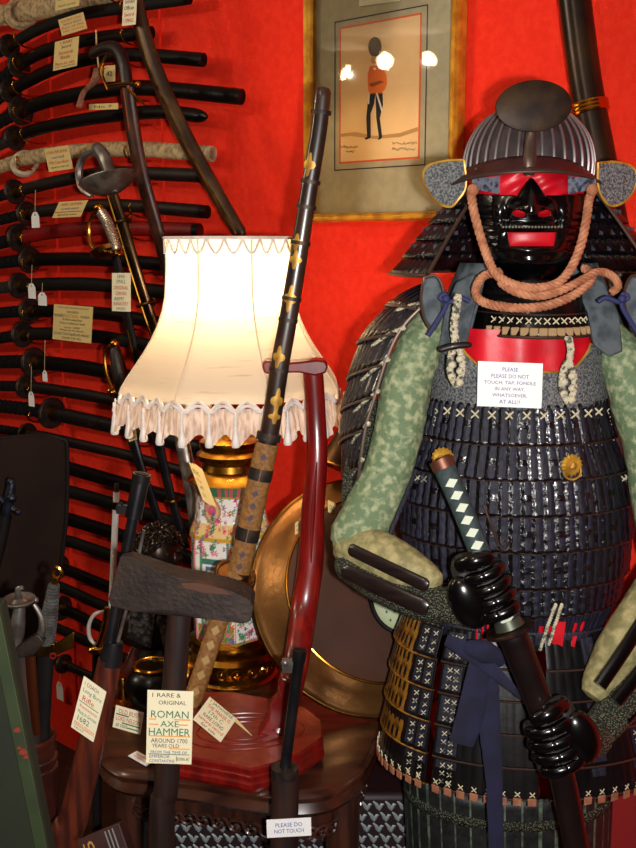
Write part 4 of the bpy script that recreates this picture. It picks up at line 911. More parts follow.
# ================================================================ BUST and small table things
BY = 1.92
bu = thing('bronze_bust', 'dark bronze bust with tightly curled hair behind the axe hammer', 'bust', T(152, 705))
bX = P(159, 560, BY).x; by = BY; base_z = TZ
hc = P(159, 552, BY); bm = B()
ball(bm, hc, (.040, .046, .052), 24)
tube(bm, [hc - UP * .03, hc - UP * .075 + V((0, .0, 0)), V((hc.x, hc.y, hc.z - .11))], [.03, .028, .045], 16)
zc = hc.z - .15
ball(bm, V((hc.x, hc.y, zc)), (.085, .05, .055), 24); lathe(bm, [(.05, 0), (.055, .006), (.04, .02), (.022, .035), (.022, max(.05, zc - TZ - .03))], V((hc.x, hc.y, TZ)), UP, 24)
# face: nose, brow, chin, turned to the right
fd = V((.8, -.6, 0)).normalized(); sd = V((.6, .8, 0))
ball(bm, hc + fd * .043 - UP * .006, (.008, .008, .013), 10); ball(bm, hc + fd * .036 - UP * .034, (.014, .014, .010), 10); ball(bm, hc + fd * .040 - UP * .020, (.009, .009, .004), 8)
for s_ in (-1, 1): ball(bm, hc + fd * .036 + sd * .015 * s_ + UP * .006, (.008, .008, .005), 8)
body_b = obj('body', bm, BRONZEB, bu)
bm = B(); random.seed(5); k = 0
for i in range(230):
    z = 1 - 2 * (i + .5) / 230; a = i * 2.39996; rr = math.sqrt(1 - z * z); d = V((rr * math.cos(a), rr * math.sin(a), z))
    if d.z < -.55 or (d.dot(fd) > .62 and d.z < .45): continue
    p = hc + V((d.x * .043, d.y * .049, d.z * .055)); x_, y_, z_ = basis(d); r1 = .0065
    tube(bm, [p + (x_ * math.cos(t * 1.1 + i) + y_ * math.sin(t * 1.1 + i)) * r1 * (1 - t / 9) + d * .001 * t for t in range(7)], .0026, 5, smooth=False)
obj('curly_hair', bm, BRONZEB, bu)
bm = B()
for s_ in (-1, 1): prism(bm, [hc + V((s_ * .002, -.052, -.105)), hc + V((s_ * .05, -.045, -.10)), hc + V((s_ * .06, -.04, -.16)), hc + V((s_ * .012, -.056, -.175))], V((0, .006, 0)))
obj('coat_lapel', bm, mat('chased_pewter', (84, 78, 74), .45, .6, c2=(40, 36, 34), ns=90, pat='voronoi', bump=.6), bu)
# black glazed pot
p = T(137, 722); r = thing('glazed_pot', 'black glazed pot with a brass rim standing in front of the bust', 'pot', p)
bm = B(); lathe(bm, [(.024, 0), (.03, .004), (.045, .03), (.048, .05), (.04, .068), (.03, .076), (.03, .08)], p + V((0.02, .05, 0)), UP, 32); obj('body', bm, BLK, r)
bm = B(); ring(bm, p + V((0.02, .05, .08)), V((.031, 0, 0)), V((0, .031, 0)), .004, 30, 8); obj('rim', bm, BRASS, r)
# brass shell box right of axe handle
p = T(188, 700); r = thing('brass_casket', 'small glowing brass pot between the axe handle and the sword hilt', 'pot', p)
bm = B(); lathe(bm, [(.02, 0), (.024, .006), (.03, .03), (.028, .055), (.02, .068), (.008, .074), (.006, .082), (.001, .085)], p + V((0, 0, 0)), UP, 28, fn=lambda a, h: 1 + .05 * math.cos(10 * a)); obj('body', bm, BRASS, r)
# candlestick like bright brass arm
p = T(118, 715); r = thing('brass_candlestick', 'low brass candle holder glinting behind the small Nelson card', 'candle holder', p)
bm = B(); lathe(bm, [(.028, 0), (.03, .003), (.01, .008), (.007, .03), (.012, .034), (.012, .05), (.009, .05)], p + V((.0, .05, 0)), UP, 24); obj('stem', bm, BRASS, r)
bm = B(); ring(bm, p + V((-.035, .045, .02)), V((.014, 0, 0)), V((0, 0, .014)), .003, 20, 6); obj('finger_ring', bm, BRASS, r)
# cards on table
card('label_card', 'small cream LORD NELSON card between the musket and the big axe card', [P(116, 705, 1.50), P(144, 713, 1.50), P(112.5, 727, 1.50)], [('OLD BUST', INKR, .2, .2, .75), ('LORD NELSON', INKR, .52, .2, .85), ('at cost', INK, .82, .15, .4, .3)], PAPER, bars=((.05, .5, .36, .05, INKG), (.3, .95, .7, .05, INKG), (.5, .9, .86, .05, INKG)))
q4 = [T(137, 753), T(155, 763), T(128, 758)]; q4 = [x + UP * .004 for x in q4]
card('flat_ticket', 'small white printed ticket lying flat on the table edge', q4, [('PLEASE ASK', INKR, .35, .2, .7), ('TO HANDLE', INKR, .68, .2, .7)], PAPERW, cat='ticket')
# white and brass knuckle bow sword behind the musket
r = thing('bow_hilt_sword', 'sword hilt with white-edged brass knuckle bow left of the musket barrel', 'sword', P(102, 700, 1.62))
bm = B(); tube(bm, [P(106, 611, 1.6), P(95, 614, 1.6), P(89, 625, 1.6), P(90, 638, 1.6), P(97, 646, 1.6)], [.0022, .003, .0034, .0034, .0028], 8); obj('knuckle_bow', bm, mat('white_metal', (225, 220, 205), .3, .6), r)
bm = B(); tube(bm, [P(107, 608, 1.6), P(105, 625, 1.6), P(101, 640, 1.6), P(97, 650, 1.6)], [.005, .006, .006, .006], 10, rnd=True); obj('grip', bm, BRASS, r)
q = P(97, 650, 1.6); bm = B(); ball(bm, q, (.016, .01, .008), 12); obj('guard', bm, BRASS, r)
bm = B(); tube(bm, [q, q + V((-.015, .01, -.35)), V((q.x - .03, q.y + .02, 0))], .008, 10); obj('scabbard', bm, BLK2, r)

# ================================================================ LOWER LEFT GROUP
SY = 1.95
r = thing('leather_shield', 'tall dark leather shield filling the left edge below the wall swords', 'shield', V((P(20, 700, SY).x, SY, 0)))
edge_r = [(40, 434), (60, 437), (67.5, 443), (68, 480), (66.5, 520), (62, 560), (54, 600), (48, 640), (42, 700), (36, 780)]
def shp_pt(u, v):                              # u 0..1 left->right, v 0..1 top->bottom
    i = v * (len(edge_r) - 1); k = min(int(i), len(edge_r) - 2); f = i - k
    ex_ = edge_r[k][0] + (edge_r[k + 1][0] - edge_r[k][0]) * f; ey_ = edge_r[k][1] + (edge_r[k + 1][1] - edge_r[k][1]) * f
    x = -60 + (ex_ + 60) * u; y = ey_ if u > .6 else ey_ + (.6 - u) * 6
    p = P(x, y, SY); p.y -= .05 * math.sin(PI * u) ; return p
bm = B(); grid(bm, shp_pt, 24, 30); obj('panel', bm, LEATH, r, solid=.008)
bm = B(); tube(bm, [shp_pt(1, v / 14) - V((0, .004, 0)) for v in range(15)], .0045, 8); tube(bm, [shp_pt(u / 10, 0) - V((0, .004, 0)) for u in range(11)], .0045, 8); obj('stitched_edge', bm, BLK2, r)
bm = B(); c = shp_pt(.4, 1); tube(bm, [c, V((c.x, c.y + .02, 0))], [.06, .05], 12, CN, .3, res=2); obj('foot', bm, LEATH, r)
# dirk
r = thing('ornate_dirk', 'small dark blue ornate dirk hilt in front of the leather shield at the left edge', 'dagger', P(-5, 620, 1.8)); bm = B()
q = [P(12, 483, 1.8), P(9, 500, 1.8), P(6, 515, 1.8)]; tube(bm, q, [.007, .01, .008], 10, rnd=True)
ball(bm, P(11, 482, 1.8), .008, 10); obj('grip', bm, mat('blue_black_metal', (42, 48, 62), .4, .6, c2=(20, 22, 30), ns=60, bump=.5), r)
bm = B(); tube(bm, [P(-4, 494, 1.8), P(6, 503, 1.8), P(18, 512, 1.8)], [.004, .006, .004], 8, rnd=True); ball(bm, P(18, 512, 1.8), .007, 8); ball(bm, P(12, 498, 1.79), .009, 8); obj('crossguard', bm, MATS['blue_black_metal'], r)
bm = B(); tube(bm, [P(6, 515, 1.8), P(0, 545, 1.8), P(-12, 600, 1.8), P(-22, 700, 1.8), V((P(-30, 700, 1.8).x, 1.8, 0))], [.011, .011, .01, .009, .009], 10); obj('scabbard', bm, BLK2, r)
# leather bucket
KY = 1.42
kb = P(38, 735, KY); r = thing('leather_bucket', 'red-brown leather umbrella bucket with ribbed rim holding old hilts', 'bucket', V((kb.x, KY, 0)))
H_ = kb.z; bm = B(); rb_ = S(24, KY)
lathe(bm, [(rb_ * .8, 0), (rb_ * .82, .01), (rb_ * .95, H_ * .5), (rb_, H_ - .03), (rb_ * 1.08, H_ - .02), (rb_ * 1.02, H_ - .012), (rb_ * 1.1, H_ - .006), (rb_ * 1.06, H_), (rb_ * .96, H_), (rb_ * .9, H_ * .5), (rb_ * .7, .02)], V((kb.x - .01, KY, 0)), UP, 36); obj('body', bm, LEATHR, r)
bm = B()
for z in (H_ - .035, H_ - .05): ring(bm, V((kb.x - .01, KY, z)), V((rb_ * 1.0, 0, 0)), V((0, rb_ * 1.0, 0)), .004, 36, 8)
obj('rim_ribs', bm, LEATHR, r)
# tulwar
r = thing('disc_hilt_sabre', 'old steel sabre hilt with a dished disc pommel standing in the leather bucket', 'sabre', P(24, 740, 1.4)); HY = 1.40
c = P(19, 602, HY); ax = (P(20, 600, HY) - P(22, 640, HY)).normalized() + V((0, -.1, 0)); ax.normalize(); bm = B()
lathe(bm, [(.002, -.004), (.012, -.004), (.022, .0), (.0245, .004), (.023, .0055), (.012, .002), (.006, .006), (.006, .010), (.001, .011)], c, ax, 32); tube(bm, [c + ax * .006, c + ax * .02, c + ax * .022 + V((.008, 0, 0))], [.0045, .004, .003], 8); obj('disc_pommel', bm, STEELD, r)
bm = B(); tube(bm, [P(20, 606, HY), P(18, 622, HY), P(17, 636, HY), P(12, 650, HY)], [.0075, .0105, .010, .008], 14); obj('grip', bm, STEELD, r)
bm = B(); tube(bm, [P(34, 604, HY), P(41, 616, HY), P(42, 630, HY), P(36, 640, HY), P(26, 644, HY)], [.003, .0045, .006, .0065, .006], 8); ball(bm, P(36, 600, HY), .004, 8); obj('knuckle_guard', bm, STEELD, r)
bm = B(); prism(bm, [P(x, y, HY - .008) for x, y in ((10, 650), (38, 634), (44, 642), (34, 656), (14, 660))], V((0, .016, 0))); obj('crossguard', bm, IRON, r, bevel=.002)
bm = B(); tube(bm, [P(20, 652, HY), P(24, 690, HY), P(30, 735, HY), P(34, 800, KY)], [.016, .016, .015, .013], 14, CN, .5); obj('scabbard', bm, mat('worn_scabbard', (60, 34, 24), .6, c2=(38, 24, 20), ns=20), r)
bm = B(); tube(bm, [P(30, 656, HY - .006), P(33, 700, HY - .006), P(36, 735, HY - .006)], [.008, .008, .007], 8, CN, .4); obj('copper_strip', bm, MATS['copper_strip'], r)
# corded dagger
DY = 1.43
r = thing('corded_dagger', 'dagger with grey cord-wound grip, brass ring pommel and brass wing guard', 'dagger', P(48, 740, DY))
q = [P(54, 584, DY), P(51, 605, DY), P(48, 625, DY), P(46, 641, DY)]; bm = B(); tube(bm, q, [.0065, .0095, .011, .010], 14); g = obj('grip', bm, mat('grey_cord', (78, 76, 74), .7, c2=(48, 44, 42), ns=80), r)
cq2 = cr(q, 7); bm = B()
for k in range(1, len(cq2)):
    t = (cq2[k] - cq2[k - 1]).normalized(); x_, y_, z_ = basis(t); rr = .0065 + .0045 * min(1, k / 12); ring(bm, cq2[k], x_ * rr * 1.05, y_ * rr * 1.05 + t * .002, .0018, 14, 5)
obj('cord_winding', bm, MATS['grey_cord'], g)
bm = B(); c = P(57, 573, DY); ring(bm, c, V((.0062, 0, 0)), V((0, 0, .0085)), .003, 24, 8); tube(bm, [c - UP * .008, q[0]], .004, 8, res=2); obj('ring_pommel', bm, BRASS, r)
bm = B(); prism(bm, [P(x, y, DY - .003) for x, y in ((53, 646), (74, 632), (73, 648), (56, 656))], V((0, .006, 0))); box(bm, P(47, 648, DY), (.014, .009, .010)); obj('wing_guard', bm, BRASSD, r, bevel=.001)
bm = B(); tube(bm, [P(46, 654, DY), P(44, 690, DY), P(42, 735, DY), P(41, 800, KY)], [.013, .012, .012, .009], 12, CN, .5); obj('scabbard', bm, BLK2, r)
bm = B(); ring(bm, P(53, 656, DY - .01), V((.004, 0, 0)), V((0, 0, .004)), .0014, 14, 6); obj('loop', bm, REDL, r)
# green painted beam at lower left
GY = 1.12
GREEN = mat('army_green_paint', (30, 36, 18), .75, c2=(28, 33, 18), ns=14); GREENL = mat('green_edge_paint', (46, 58, 28), .7, c2=(38, 50, 24), ns=20)
r = thing('green_case', 'tall dark green painted wooden case in the bottom left corner, with red spots', 'case', V((P(0, 848, GY).x, GY + .05, 0)))
def gq(x, y): return P(x, y, GY)
tl_, bl_ = gq(-1, 606), gq(50, 860); e0 = tl_; dn = (bl_ - tl_); k = -tl_.z / dn.z; bot = tl_ + dn * k
lft = V((-.35, 0, 0)); bm = B()
prism(bm, [tl_, bot, bot + lft, tl_ + lft], V((0, .03, 0))); obj('case_body', bm, GREEN, r, bevel=.003)
bm = B(); w = V((-.014, -.004, 0)); prism(bm, [tl_ + V((.001, -.004, 0)), bot + V((.001, -.004, 0)), bot + w, tl_ + w], V((0, .01, 0))); obj('edge_batten', bm, GREENL, r, bevel=.001)
bm = B()
for (x, y, rr) in ((17, 730, 3.2), (23, 752, 4), (19, 748, 2), (26, 757, 2.4)):
    blob_ = [P(x + rr * math.cos(t) * (1 + .3 * math.sin(3 * t)), y + rr * .8 * math.sin(t), GY - .0055) for t in [2 * PI * i / 12 for i in range(12)]]; prism(bm, blob_, V((0, .002, 0)))
obj('paint_spots', bm, mat('red_paint_spots', (130, 44, 26), .7), r)
# ================================================================ SAMURAI ARMOUR
AY0 = 1.54; ACX = 532
def A(px, py, dy=0.): return P(px, py, AY0 + dy)
AX0 = A(ACX, 240).x
NAVY = mat('navy_lacing', (22, 21, 44), .6, c2=(11, 11, 22), ns=70, stretch=(3, 3, .5), bump=.5, bs=160)
GLS = mat('glossy_black_scale', (10, 9, 12), .22, c2=(22, 18, 22), ns=60, bump=.6, bs=150, coat=.3)
GLM = mat('mask_lacquer', (6, 5, 6), .2, coat=.2)
HELM = mat('grey_brown_iron', (74, 66, 68), .5, .45, c2=(58, 48, 48), ns=35)
BRIM = mat('brown_iron_brim', (78, 54, 52), .42, .5, c2=(58, 38, 36), ns=26)
CREST = mat('bronze_crest', (66, 48, 30), .55, .6, c2=(40, 30, 24), ns=26, bump=.2)
GREYL = mat('grey_leather', (120, 122, 120), .6, c2=(58, 60, 66), ns=330, mix=(.42, .58), bump=.7, bs=330)
QUILT = mat('blue_grey_quilt', (86, 94, 98), .8, c2=(56, 64, 70), ns=50, bump=.3)
REDC = mat('crimson_silk', (215, 18, 36), .42, c2=(190, 10, 28), ns=26, bump=.12, bs=60)
BROC = mat('green_brocade', (98, 118, 84), .75, c2=(158, 164, 126), ns=85, mix=(.46, .64), bump=.5, bs=130)
BROC2 = mat('olive_brocade', (122, 116, 74), .7, c2=(166, 154, 106), ns=70, mix=(.42, .66), bump=.5, bs=120)
MAIL = mat('iron_mail', (112, 116, 92), .55, .4, c2=(44, 46, 38), ns=330, mix=(.25, .5), bump=.9, pat='voronoi')
ROPE = mat('tan_rope', (190, 130, 94), .8, c2=(158, 98, 66), ns=60)
CREAM = mat('cream_lacing', (196, 186, 158), .8, c2=(70, 76, 66), ns=120, mix=(.5, .62))
SASH = mat('navy_sash', (27, 27, 56), .9, c2=(20, 20, 42), ns=24, bump=.25, bs=60)
CREAMK = mat('cream_knots', (205, 194, 160), .8)
PEACH = mat('peach_tabs', (164, 106, 76), .7, c2=(138, 86, 60), ns=60)
GILTREFL = mat('gold_reflection_gilt', (176, 124, 44), .35, .6, c2=(70, 46, 26), ns=45, mix=(.42, .66))  # gold reflection on black lacquer, painted into the left tasset's colour
EDGE = mat('brown_metal_edge', (78, 58, 48), .4, .5)
arm = thing('samurai_armour', 'complete Japanese suit of armour with horned helmet, black mask and green sleeves', 'armour', V((AX0, AY0, 0)))
arm['label'] = 'full Japanese suit of armour with ribbed helmet, black face mask and green brocade sleeves'
# support box + pole out of sight
bm = B(); box(bm, V((AX0, AY0 + .0, .2)), (.2, .13, .2)); obj('armour_box', bm, BLK2, arm, bevel=.008)
bm = B(); tube(bm, [V((AX0, AY0 + .02, .4)), V((AX0, AY0 + .02, 1.5))], .03, 14, res=2); obj('stand_post', bm, WOODD, arm)
# ---- helmet
hb = A(532, 176); hb.x -= .004; R0 = S(62, AY0); Ht = A(530, 104).z - hb.z
bm = B(); hprof = [(R0 * 1.0, 0), (R0 * 1.01, Ht * .15), (R0 * .985, Ht * .32), (R0 * .92, Ht * .5), (R0 * .80, Ht * .68), (R0 * .62, Ht * .84), (R0 * .36, Ht * .95), (R0 * .12, Ht * 1.0), (.001, Ht)]
hO = V((hb.x, AY0 + .01, hb.z)); lathe(bm, hprof, hO, UP, 48); helm = obj('helmet', bm, HELM, arm)
bm = B()
for k in range(36):
    a = 2 * PI * k / 36; tube(bm, [hO + V((r * 1.012 * math.cos(a), r * 1.012 * math.sin(a), z + .0005)) for r, z in hprof[:-1]], [.0022, .0024, .0024, .0022, .002, .0018, .0015, .001], 6, res=3)
obj('ribs', bm, mat('pale_rib_edge', (122, 112, 112), .4, .6), helm)
def brim(u, v):
    a = math.radians(-82 + 164 * u); c = math.cos(a); r = R0 * (1.0 + .30 * v * (.35 + .65 * c))
    py = 186 - 27 * c + v * (11 + 5 * c); r *= 1.12; x = P(528.5, 180, AY0 - .07).x + r * math.sin(a); y = AY0 + .01 - r * c
    return V((x, y, P(530, py, AY0 - .05).z))
bm = B(); grid(bm, brim, 40, 6); obj('brim', bm, BRIM, helm, solid=.003)
bm = B(); tube(bm, [brim(i / 30, 1) for i in range(31)], .0022, 8, smooth=False); obj('brim_edge', bm, EDGE, helm)
bm = B()
bm.free()
for u, v in ((.25, .35), (.75, .35), (.12, .5), (.88, .5)): bm = B(); ball(bm, brim(u, v) + V((0, -.003, 0)), .004, 8); obj('rivet', bm, EDGE, helm)
CYY = AY0 - R0 - .022
bm = B(); c = P(534, 106, CYY); n_ = V((.05, -1, .12)).normalized(); x_ = (V((1, 0, .08)) - n_ * V((1, 0, .08)).dot(n_)).normalized()
lathe(bm, [(.001, .006), (S(20, CYY), .0055), (S(33, CYY), .003), (S(37, CYY), .001), (S(37.5, CYY), -.001), (S(34, CYY), -.002), (.001, .001)], c, n_, 48, ex=1, ey=.66, X=x_); obj('crest_disc', bm, CREST, helm)
bm = B(); tube(bm, [c + V((0, .004, -.02)), P(531, 140, CYY + .004), P(530, 160, CYY - .002), P(530, 176, CYY - .002)], [.006, .0075, .009, .006], 10, CN, .35); ball(bm, P(530, 171, CYY - .006), (.006, .005, .006), 12); obj('crest_holder', bm, EDGE, helm)
for s_ in (-1, 1):                             # turned-back side flaps
    o2 = [(464, 160), (445, 161), (428, 166), (423, 176), (427, 190), (437, 202), (450, 207), (458, 200), (466, 186)] if s_ < 0 else [(598, 163), (615, 162), (631, 166), (637, 176), (634, 190), (624, 202), (612, 206), (604, 200), (598, 186)]
    yy = AY0 - .07; pts = cr([P(x, y, yy + .0006 * abs(x - (464 if s_ < 0 else 598))) for x, y in o2 + o2[:1]], 4)[:-1]
    bm = B(); prism(bm, pts, V((0, .005, 0))); fk = obj('side_flap', bm, GREYL, helm)
    bm = B(); loop(bm, pts, .0018, 6); o = obj('flap_edging', bm, GOLDL, helm)
# neck guard: flaring lames round sides and back
def ng(vf, a, out_=0.):
    r = R0 * 1.02 + (S(130, AY0) - R0 * 1.02) * vf ** .9; py = 188 + 84 * vf - 8 * math.sin(a) ** 2 * 0
    r += out_; back = 1 if math.cos(a) > 0 else .80
    return V((hb.x + .001 + r * math.sin(a), AY0 + .01 - r * math.cos(a) * (.9 if math.cos(a) > 0 else .85), P(530, py, AY0).z))
for k in range(5):
    v0, v1 = k / 5, (k + 1) / 5 + .02
    def lf(u, v, v0=v0, v1=v1):
        a = math.radians(52 + 256 * u); vf = v0 + (v1 - v0) * v
        return ng(vf, a, .004 * v + .0012 * math.cos(u * 2 * PI * 60))
    bm = B(); grid(bm, lf, 240, 3); nl = obj('neck_guard_lame', bm, GLS, helm, norm=False, solid=.0015)
bm = B(); tube(bm, [lf(i / 60, 1) for i in range(61)], .003, 8, smooth=False)
for uu in (0, 1): tube(bm, [ng(i / 12, math.radians(52 + 256 * uu), .004) for i in range(13)], .0028, 8, smooth=False)
obj('neck_guard_edge', bm, EDGE, helm)
bm = B()
for k in range(4):
    for i in range(24):
        p = ng((k + .55) / 5, math.radians(58 + 244 * i / 23), .0015); box(bm, p, (.003, .0015, .005))
obj('neck_guard_lacing', bm, NAVY, helm)
# ---- face mask
mtop, mbot = 176, 279; YF = AY0 - .105
wid = [(176, 52), (190, 58), (205, 60), (225, 59), (240, 55), (252, 49), (264, 40), (273, 30), (279, 18)]
def interp(tb, x):
    for i in range(len(tb) - 1):
        if tb[i][0] <= x <= tb[i + 1][0]: return tb[i][1] + (tb[i + 1][1] - tb[i][1]) * (x - tb[i][0]) / (tb[i + 1][0] - tb[i][0])
    return tb[-1][1]
def G(x, c, s): return math.exp(-((x - c) / s) ** 2)
def face(u, v, back=0.):
    x = -1 + 2 * u; py = mtop + (mbot - mtop) * v; w = interp(wid, py)
    X = x * w / 58
    d = .078 * (1 - math.sqrt(max(0, 1 - .93 * x * x)))
    d += .020 * G(py, 279, 16)                     # chin tucks back
    nose = .030 * G(X, 0, .15 + .0018 * max(0, py - 182)) * (min(1, max(0, (py - 176) / 30)) if py < 212 else G(py, 212, 5))
    wing = .014 * (G(X, .26, .12) + G(X, -.26, .12)) * G(py, 209, 7)
    lip = .009 * G(py, 226, 4) * G(X, 0, .6) + .009 * G(py, 250, 5) * G(X, 0, .5) + .012 * G(py, 262, 8) * G(X, 0, .4)
    cheek = .008 * (G(X, .62, .2) + G(X, -.62, .2)) * G(py, 212, 14); fold = -.006 * (G(X, .45, .06) + G(X, -.45, .06)) * G(py, 222, 12)
    wr = .0015 * math.sin(py * .9) * (1 if abs(X) > .6 else 0) * G(py, 235, 22)
    Y = YF + d - nose - wing - lip - cheek - fold - wr + back
    return P(ACX + x * w, py, Y)
def keepf(u, v):
    x = -1 + 2 * u; py = mtop + (mbot - mtop) * v
    eye = 197 - 3 * abs(x) if abs(x) > .24 else 178 + 20 * (abs(x) / .24) ** 1.3
    if py < eye and abs(x) < .95: return False
    if 232 < py < 246.5 and abs(x) < .43: return False
    if ((abs(x) - .215) / .12) ** 2 + ((py - 214 + 8 * (abs(x) - .2)) / 3.6) ** 2 < 1: return False
    return True
bm = B(); grid(bm, face, 150, 130, keepf); mk = obj('face_mask', bm, GLM, arm, sharp=50, solid=.0012)
bm = B(); grid(bm, lambda u, v: face(.22 + .56 * u, .28 + .44 * v, .009), 50, 40); obj('red_lining', bm, REDC, mk)
bm = B(); 
def brow(u, v):
    p = P(476 + 110 * u, 168 + 36 * v, AY0 - .075 + .05 * (2 * u - 1) ** 2); p.y += .0035 * math.sin(u * 17 + v * 5) * math.cos(v * 9 + u * 8) - .010 * math.sin(PI * v) * (1 - G(u, .5, .09)) + .006; return p
grid(bm, brow, 60, 24); obj('red_brow_cloth', bm, REDC, mk)
for s_ in (-1, 1):
    bm = B(); cx = 486 if s_ < 0 else 582
    grid(bm, lambda u, v: P(cx + s_ * (-14) * (1 - 2 * u) * 1.0 + 0, 176 + 18 * v * (1 - .45 * u) + 3 * u, AY0 - .092 + .03 * (1 - u)), 10, 6); obj('speckled_pad', bm, mat('grey_speckle_cloth', (110, 118, 132), .6, c2=(40, 44, 60), ns=130, mix=(.45, .6), bump=.4), mk)
bm = B()
for i in range(19):
    x = -.50 + i / 18; u = (x + 1) / 2; p = face(u, (227 - mtop) / (mbot - mtop)); ball(bm, p + V((0, -.002, 0)), .0019, 6)
obj('moustache_studs', bm, mat('grey_studs', (120, 120, 105), .4, .5), mk)
bm = B(); hc2 = A(532, 222, .03); ball(bm, hc2, (.075, .085, .10), 20); tube(bm, [A(532, 270, .03), A(532, 340, .03)], .055, 16, res=2); obj('head_form', bm, BLK2, arm)
# ---- rope
def rope(bm, pts, r, turns):
    c = cr(pts, 10); L = len(c); prev = None
    for s in range(3):
        q = []; prev = None
        for i, p in enumerate(c):
            t = (c[min(i + 1, L - 1)] - c[max(i - 1, 0)]).normalized()
            x = t.orthogonal().normalized() if prev is None else (prev - t * prev.dot(t)).normalized(); prev = x; y = t.cross(x)
            a = 2 * PI * (turns * i / L + s / 3); q.append(p + (x * math.cos(a) + y * math.sin(a)) * r * .52)
        tube(bm, q, r * .62, 7, smooth=False)
ry = -.125
bm = B(); rope(bm, [A(471, 192, -.095), A(474, 212, -.098), A(481, 238, -.10), A(488, 258, -.11), A(496, 274, ry), A(512, 284, ry - .012), A(534, 288, ry - .016), A(556, 284, ry - .012), A(570, 270, ry), A(580, 248, -.11), A(586, 222, -.10), A(589, 200, -.095), A(593, 190, -.09)], S(4.3, 1.42), 17); obj('chin_rope', bm, ROPE, arm)
bm = B(); rope(bm, [A(500, 272, -.09), A(484, 276, -.10), A(476, 288, -.105), A(480, 300, -.12), A(498, 306, -.135), A(520, 308, -.142), A(545, 306, -.142), A(566, 299, -.135), A(584, 288, -.12), A(592, 276, -.10), A(584, 268, -.08)], S(4.3, 1.42), 15)
obj('neck_rope', bm, ROPE, arm)
bm = B(); rope(bm, [A(500, 282, -.13), A(516, 292, -.14), A(540, 296, -.145), A(562, 290, -.14), A(582, 280, -.12), A(598, 272, -.10), A(612, 276, -.09), A(618, 286, -.085), A(612, 292, -.08)], S(4.0, 1.42), 11); obj('lower_rope', bm, ROPE, arm)
for s_, x0 in ((-1, 473), (1, 592)):
    bm = B(); ball(bm, A(x0, 190, -.098), .0085, 12); obj('rope_knot', bm, ROPE, arm)
# ---- throat guard and collar
def arcpt(cx, py, hw, dep, a, Yc=AY0):
    """point on a horizontal ellipse, a degrees from the front; py measured at the front"""
    a = math.radians(a); return V((P(cx, py, Yc).x + S(hw, Yc) * math.sin(a), Yc - dep * math.cos(a), P(cx, py, Yc - dep).z))
def band(name, parent, m, cx, p0, p1, h0, h1, d0, d1, a0, a1, nu, nv, n=0, amp=0., mfn=None, solid=.0015, lift=.0):
    bm = B()
    def f(u, v):
        a = a0 + (a1 - a0) * u; hw = h0 + (h1 - h0) * v; dep = d0 + (d1 - d0) * v
        w = amp * abs(math.sin(PI * n * u)) * (.55 + .9 * ((math.sin((int(u * n) + 1) * 12.9898 + p0) * 43758.5) % 1)) + (.0006 * math.sin(v * 21 + int(u * n) * 2.3) if n > 20 else 0) if n else 0
        p = arcpt(cx, p0 + (p1 - p0) * v, hw, dep, a); ar = math.radians(a)
        return p + V((math.sin(ar), -math.cos(ar), 0)) * (w + lift * v)
    grid(bm, f, nu, nv, mfn=mfn); return obj(name, bm, m, parent, norm=False, solid=solid), f
tg, f = band('throat_guard', arm, BLK, 528, 296, 338, 54, 62, .115, .135, -75, 75, 60, 8)
bm = B(); tube(bm, [f(i / 40, 1) for i in range(41)], .0022, 8, smooth=False); tube(bm, [f(i / 40, .45) + V((0, -.001, 0)) for i in range(41)], .0012, 6, smooth=False); obj('guard_edge', bm, EDGE, tg)
bm = B()
for i in range(14):
    p = f(.16 + .68 * i / 13, .86); box(bm, p + V((0, -.002, 0)), (.0062, .0015, .0058))
obj('gold_tabs', bm, mat('tan_gold_tab', (150, 118, 76), .6), tg, bevel=.0015)
def knot(bm, p, s, X=V((1, 0, 0)), Z=UP):
    N = V((0, -1, 0))
    for q in (1, -1):
        tube(bm, [p + (X * q + Z) * s, p + N * s * .4, p - (X * q + Z) * s], s * .24, 5, res=2)
    ball(bm, p + N * s * .5, s * .35, 6)
bm = B()
for i in range(13):
    knot(bm, f(.18 + .64 * i / 12, .60) + V((0, -.002, 0)), .0042)
obj('cross_knots', bm, CREAMK, tg)
bm = B()
for k in range(2): grid(bm, lambda u, v, k=k: arcpt(530, 280 + 10 * k + 14 * v, 44 + 6 * k + 2 * v, .085 + .01 * k, -80 + 160 * u), 30, 3)
obj('neck_lame', bm, GLS, tg, solid=.002, norm=False)
# collar
for s_ in (-1, 1):
    x = lambda q: q if s_ < 0 else 1062 - q
    bm = B(); prism(bm, [A(x(a), b, c) for a, b, c in ((456, 282, -.06), (475, 272, -.05), (484, 290, -.07), (474, 312, -.10), (468, 345, -.115), (452, 358, -.11), (438, 352, -.10), (444, 318, -.09))], V((0, .02, 0)), inset=.05); obj('collar', bm, QUILT, arm, bevel=.004)
bm = B(); grid(bm, lambda u, v: arcpt(528, 264 + 84 * v, 66 + 34 * v, .07 + .02 * v, 42 + 276 * u) + V((0, .0015 * math.sin(u * 90), 0)), 120, 10); obj('quilted_collar', bm, QUILT, arm, norm=False, solid=.004)
# ---- cuirass
rows = [(404, 92, .112), (443, 100, .118), (478, 112, .124), (514, 117, .126), (550, 117, .124), (587, 112, .118), (614, 104, .112), (646, 88, .104)]
CCX = 514
bm = B()
def shell(u, v):
    py = 345 + (652 - 345) * v; tb = [(345, 84, .10)] + rows
    for i in range(len(tb) - 1):
        if tb[i][0] <= py <= tb[i + 1][0] or i == len(tb) - 2:
            f_ = min(1, (py - tb[i][0]) / (tb[i + 1][0] - tb[i][0])); hw = tb[i][1] + (tb[i + 1][1] - tb[i][1]) * f_; dp = tb[i][2] + (tb[i + 1][2] - tb[i][2]) * f_; break
    return arcpt(CCX, py, hw - 3, dp - .006, 360 * u)
grid(bm, shell, 60, 30); cui = obj('cuirass', bm, BLK2, arm)
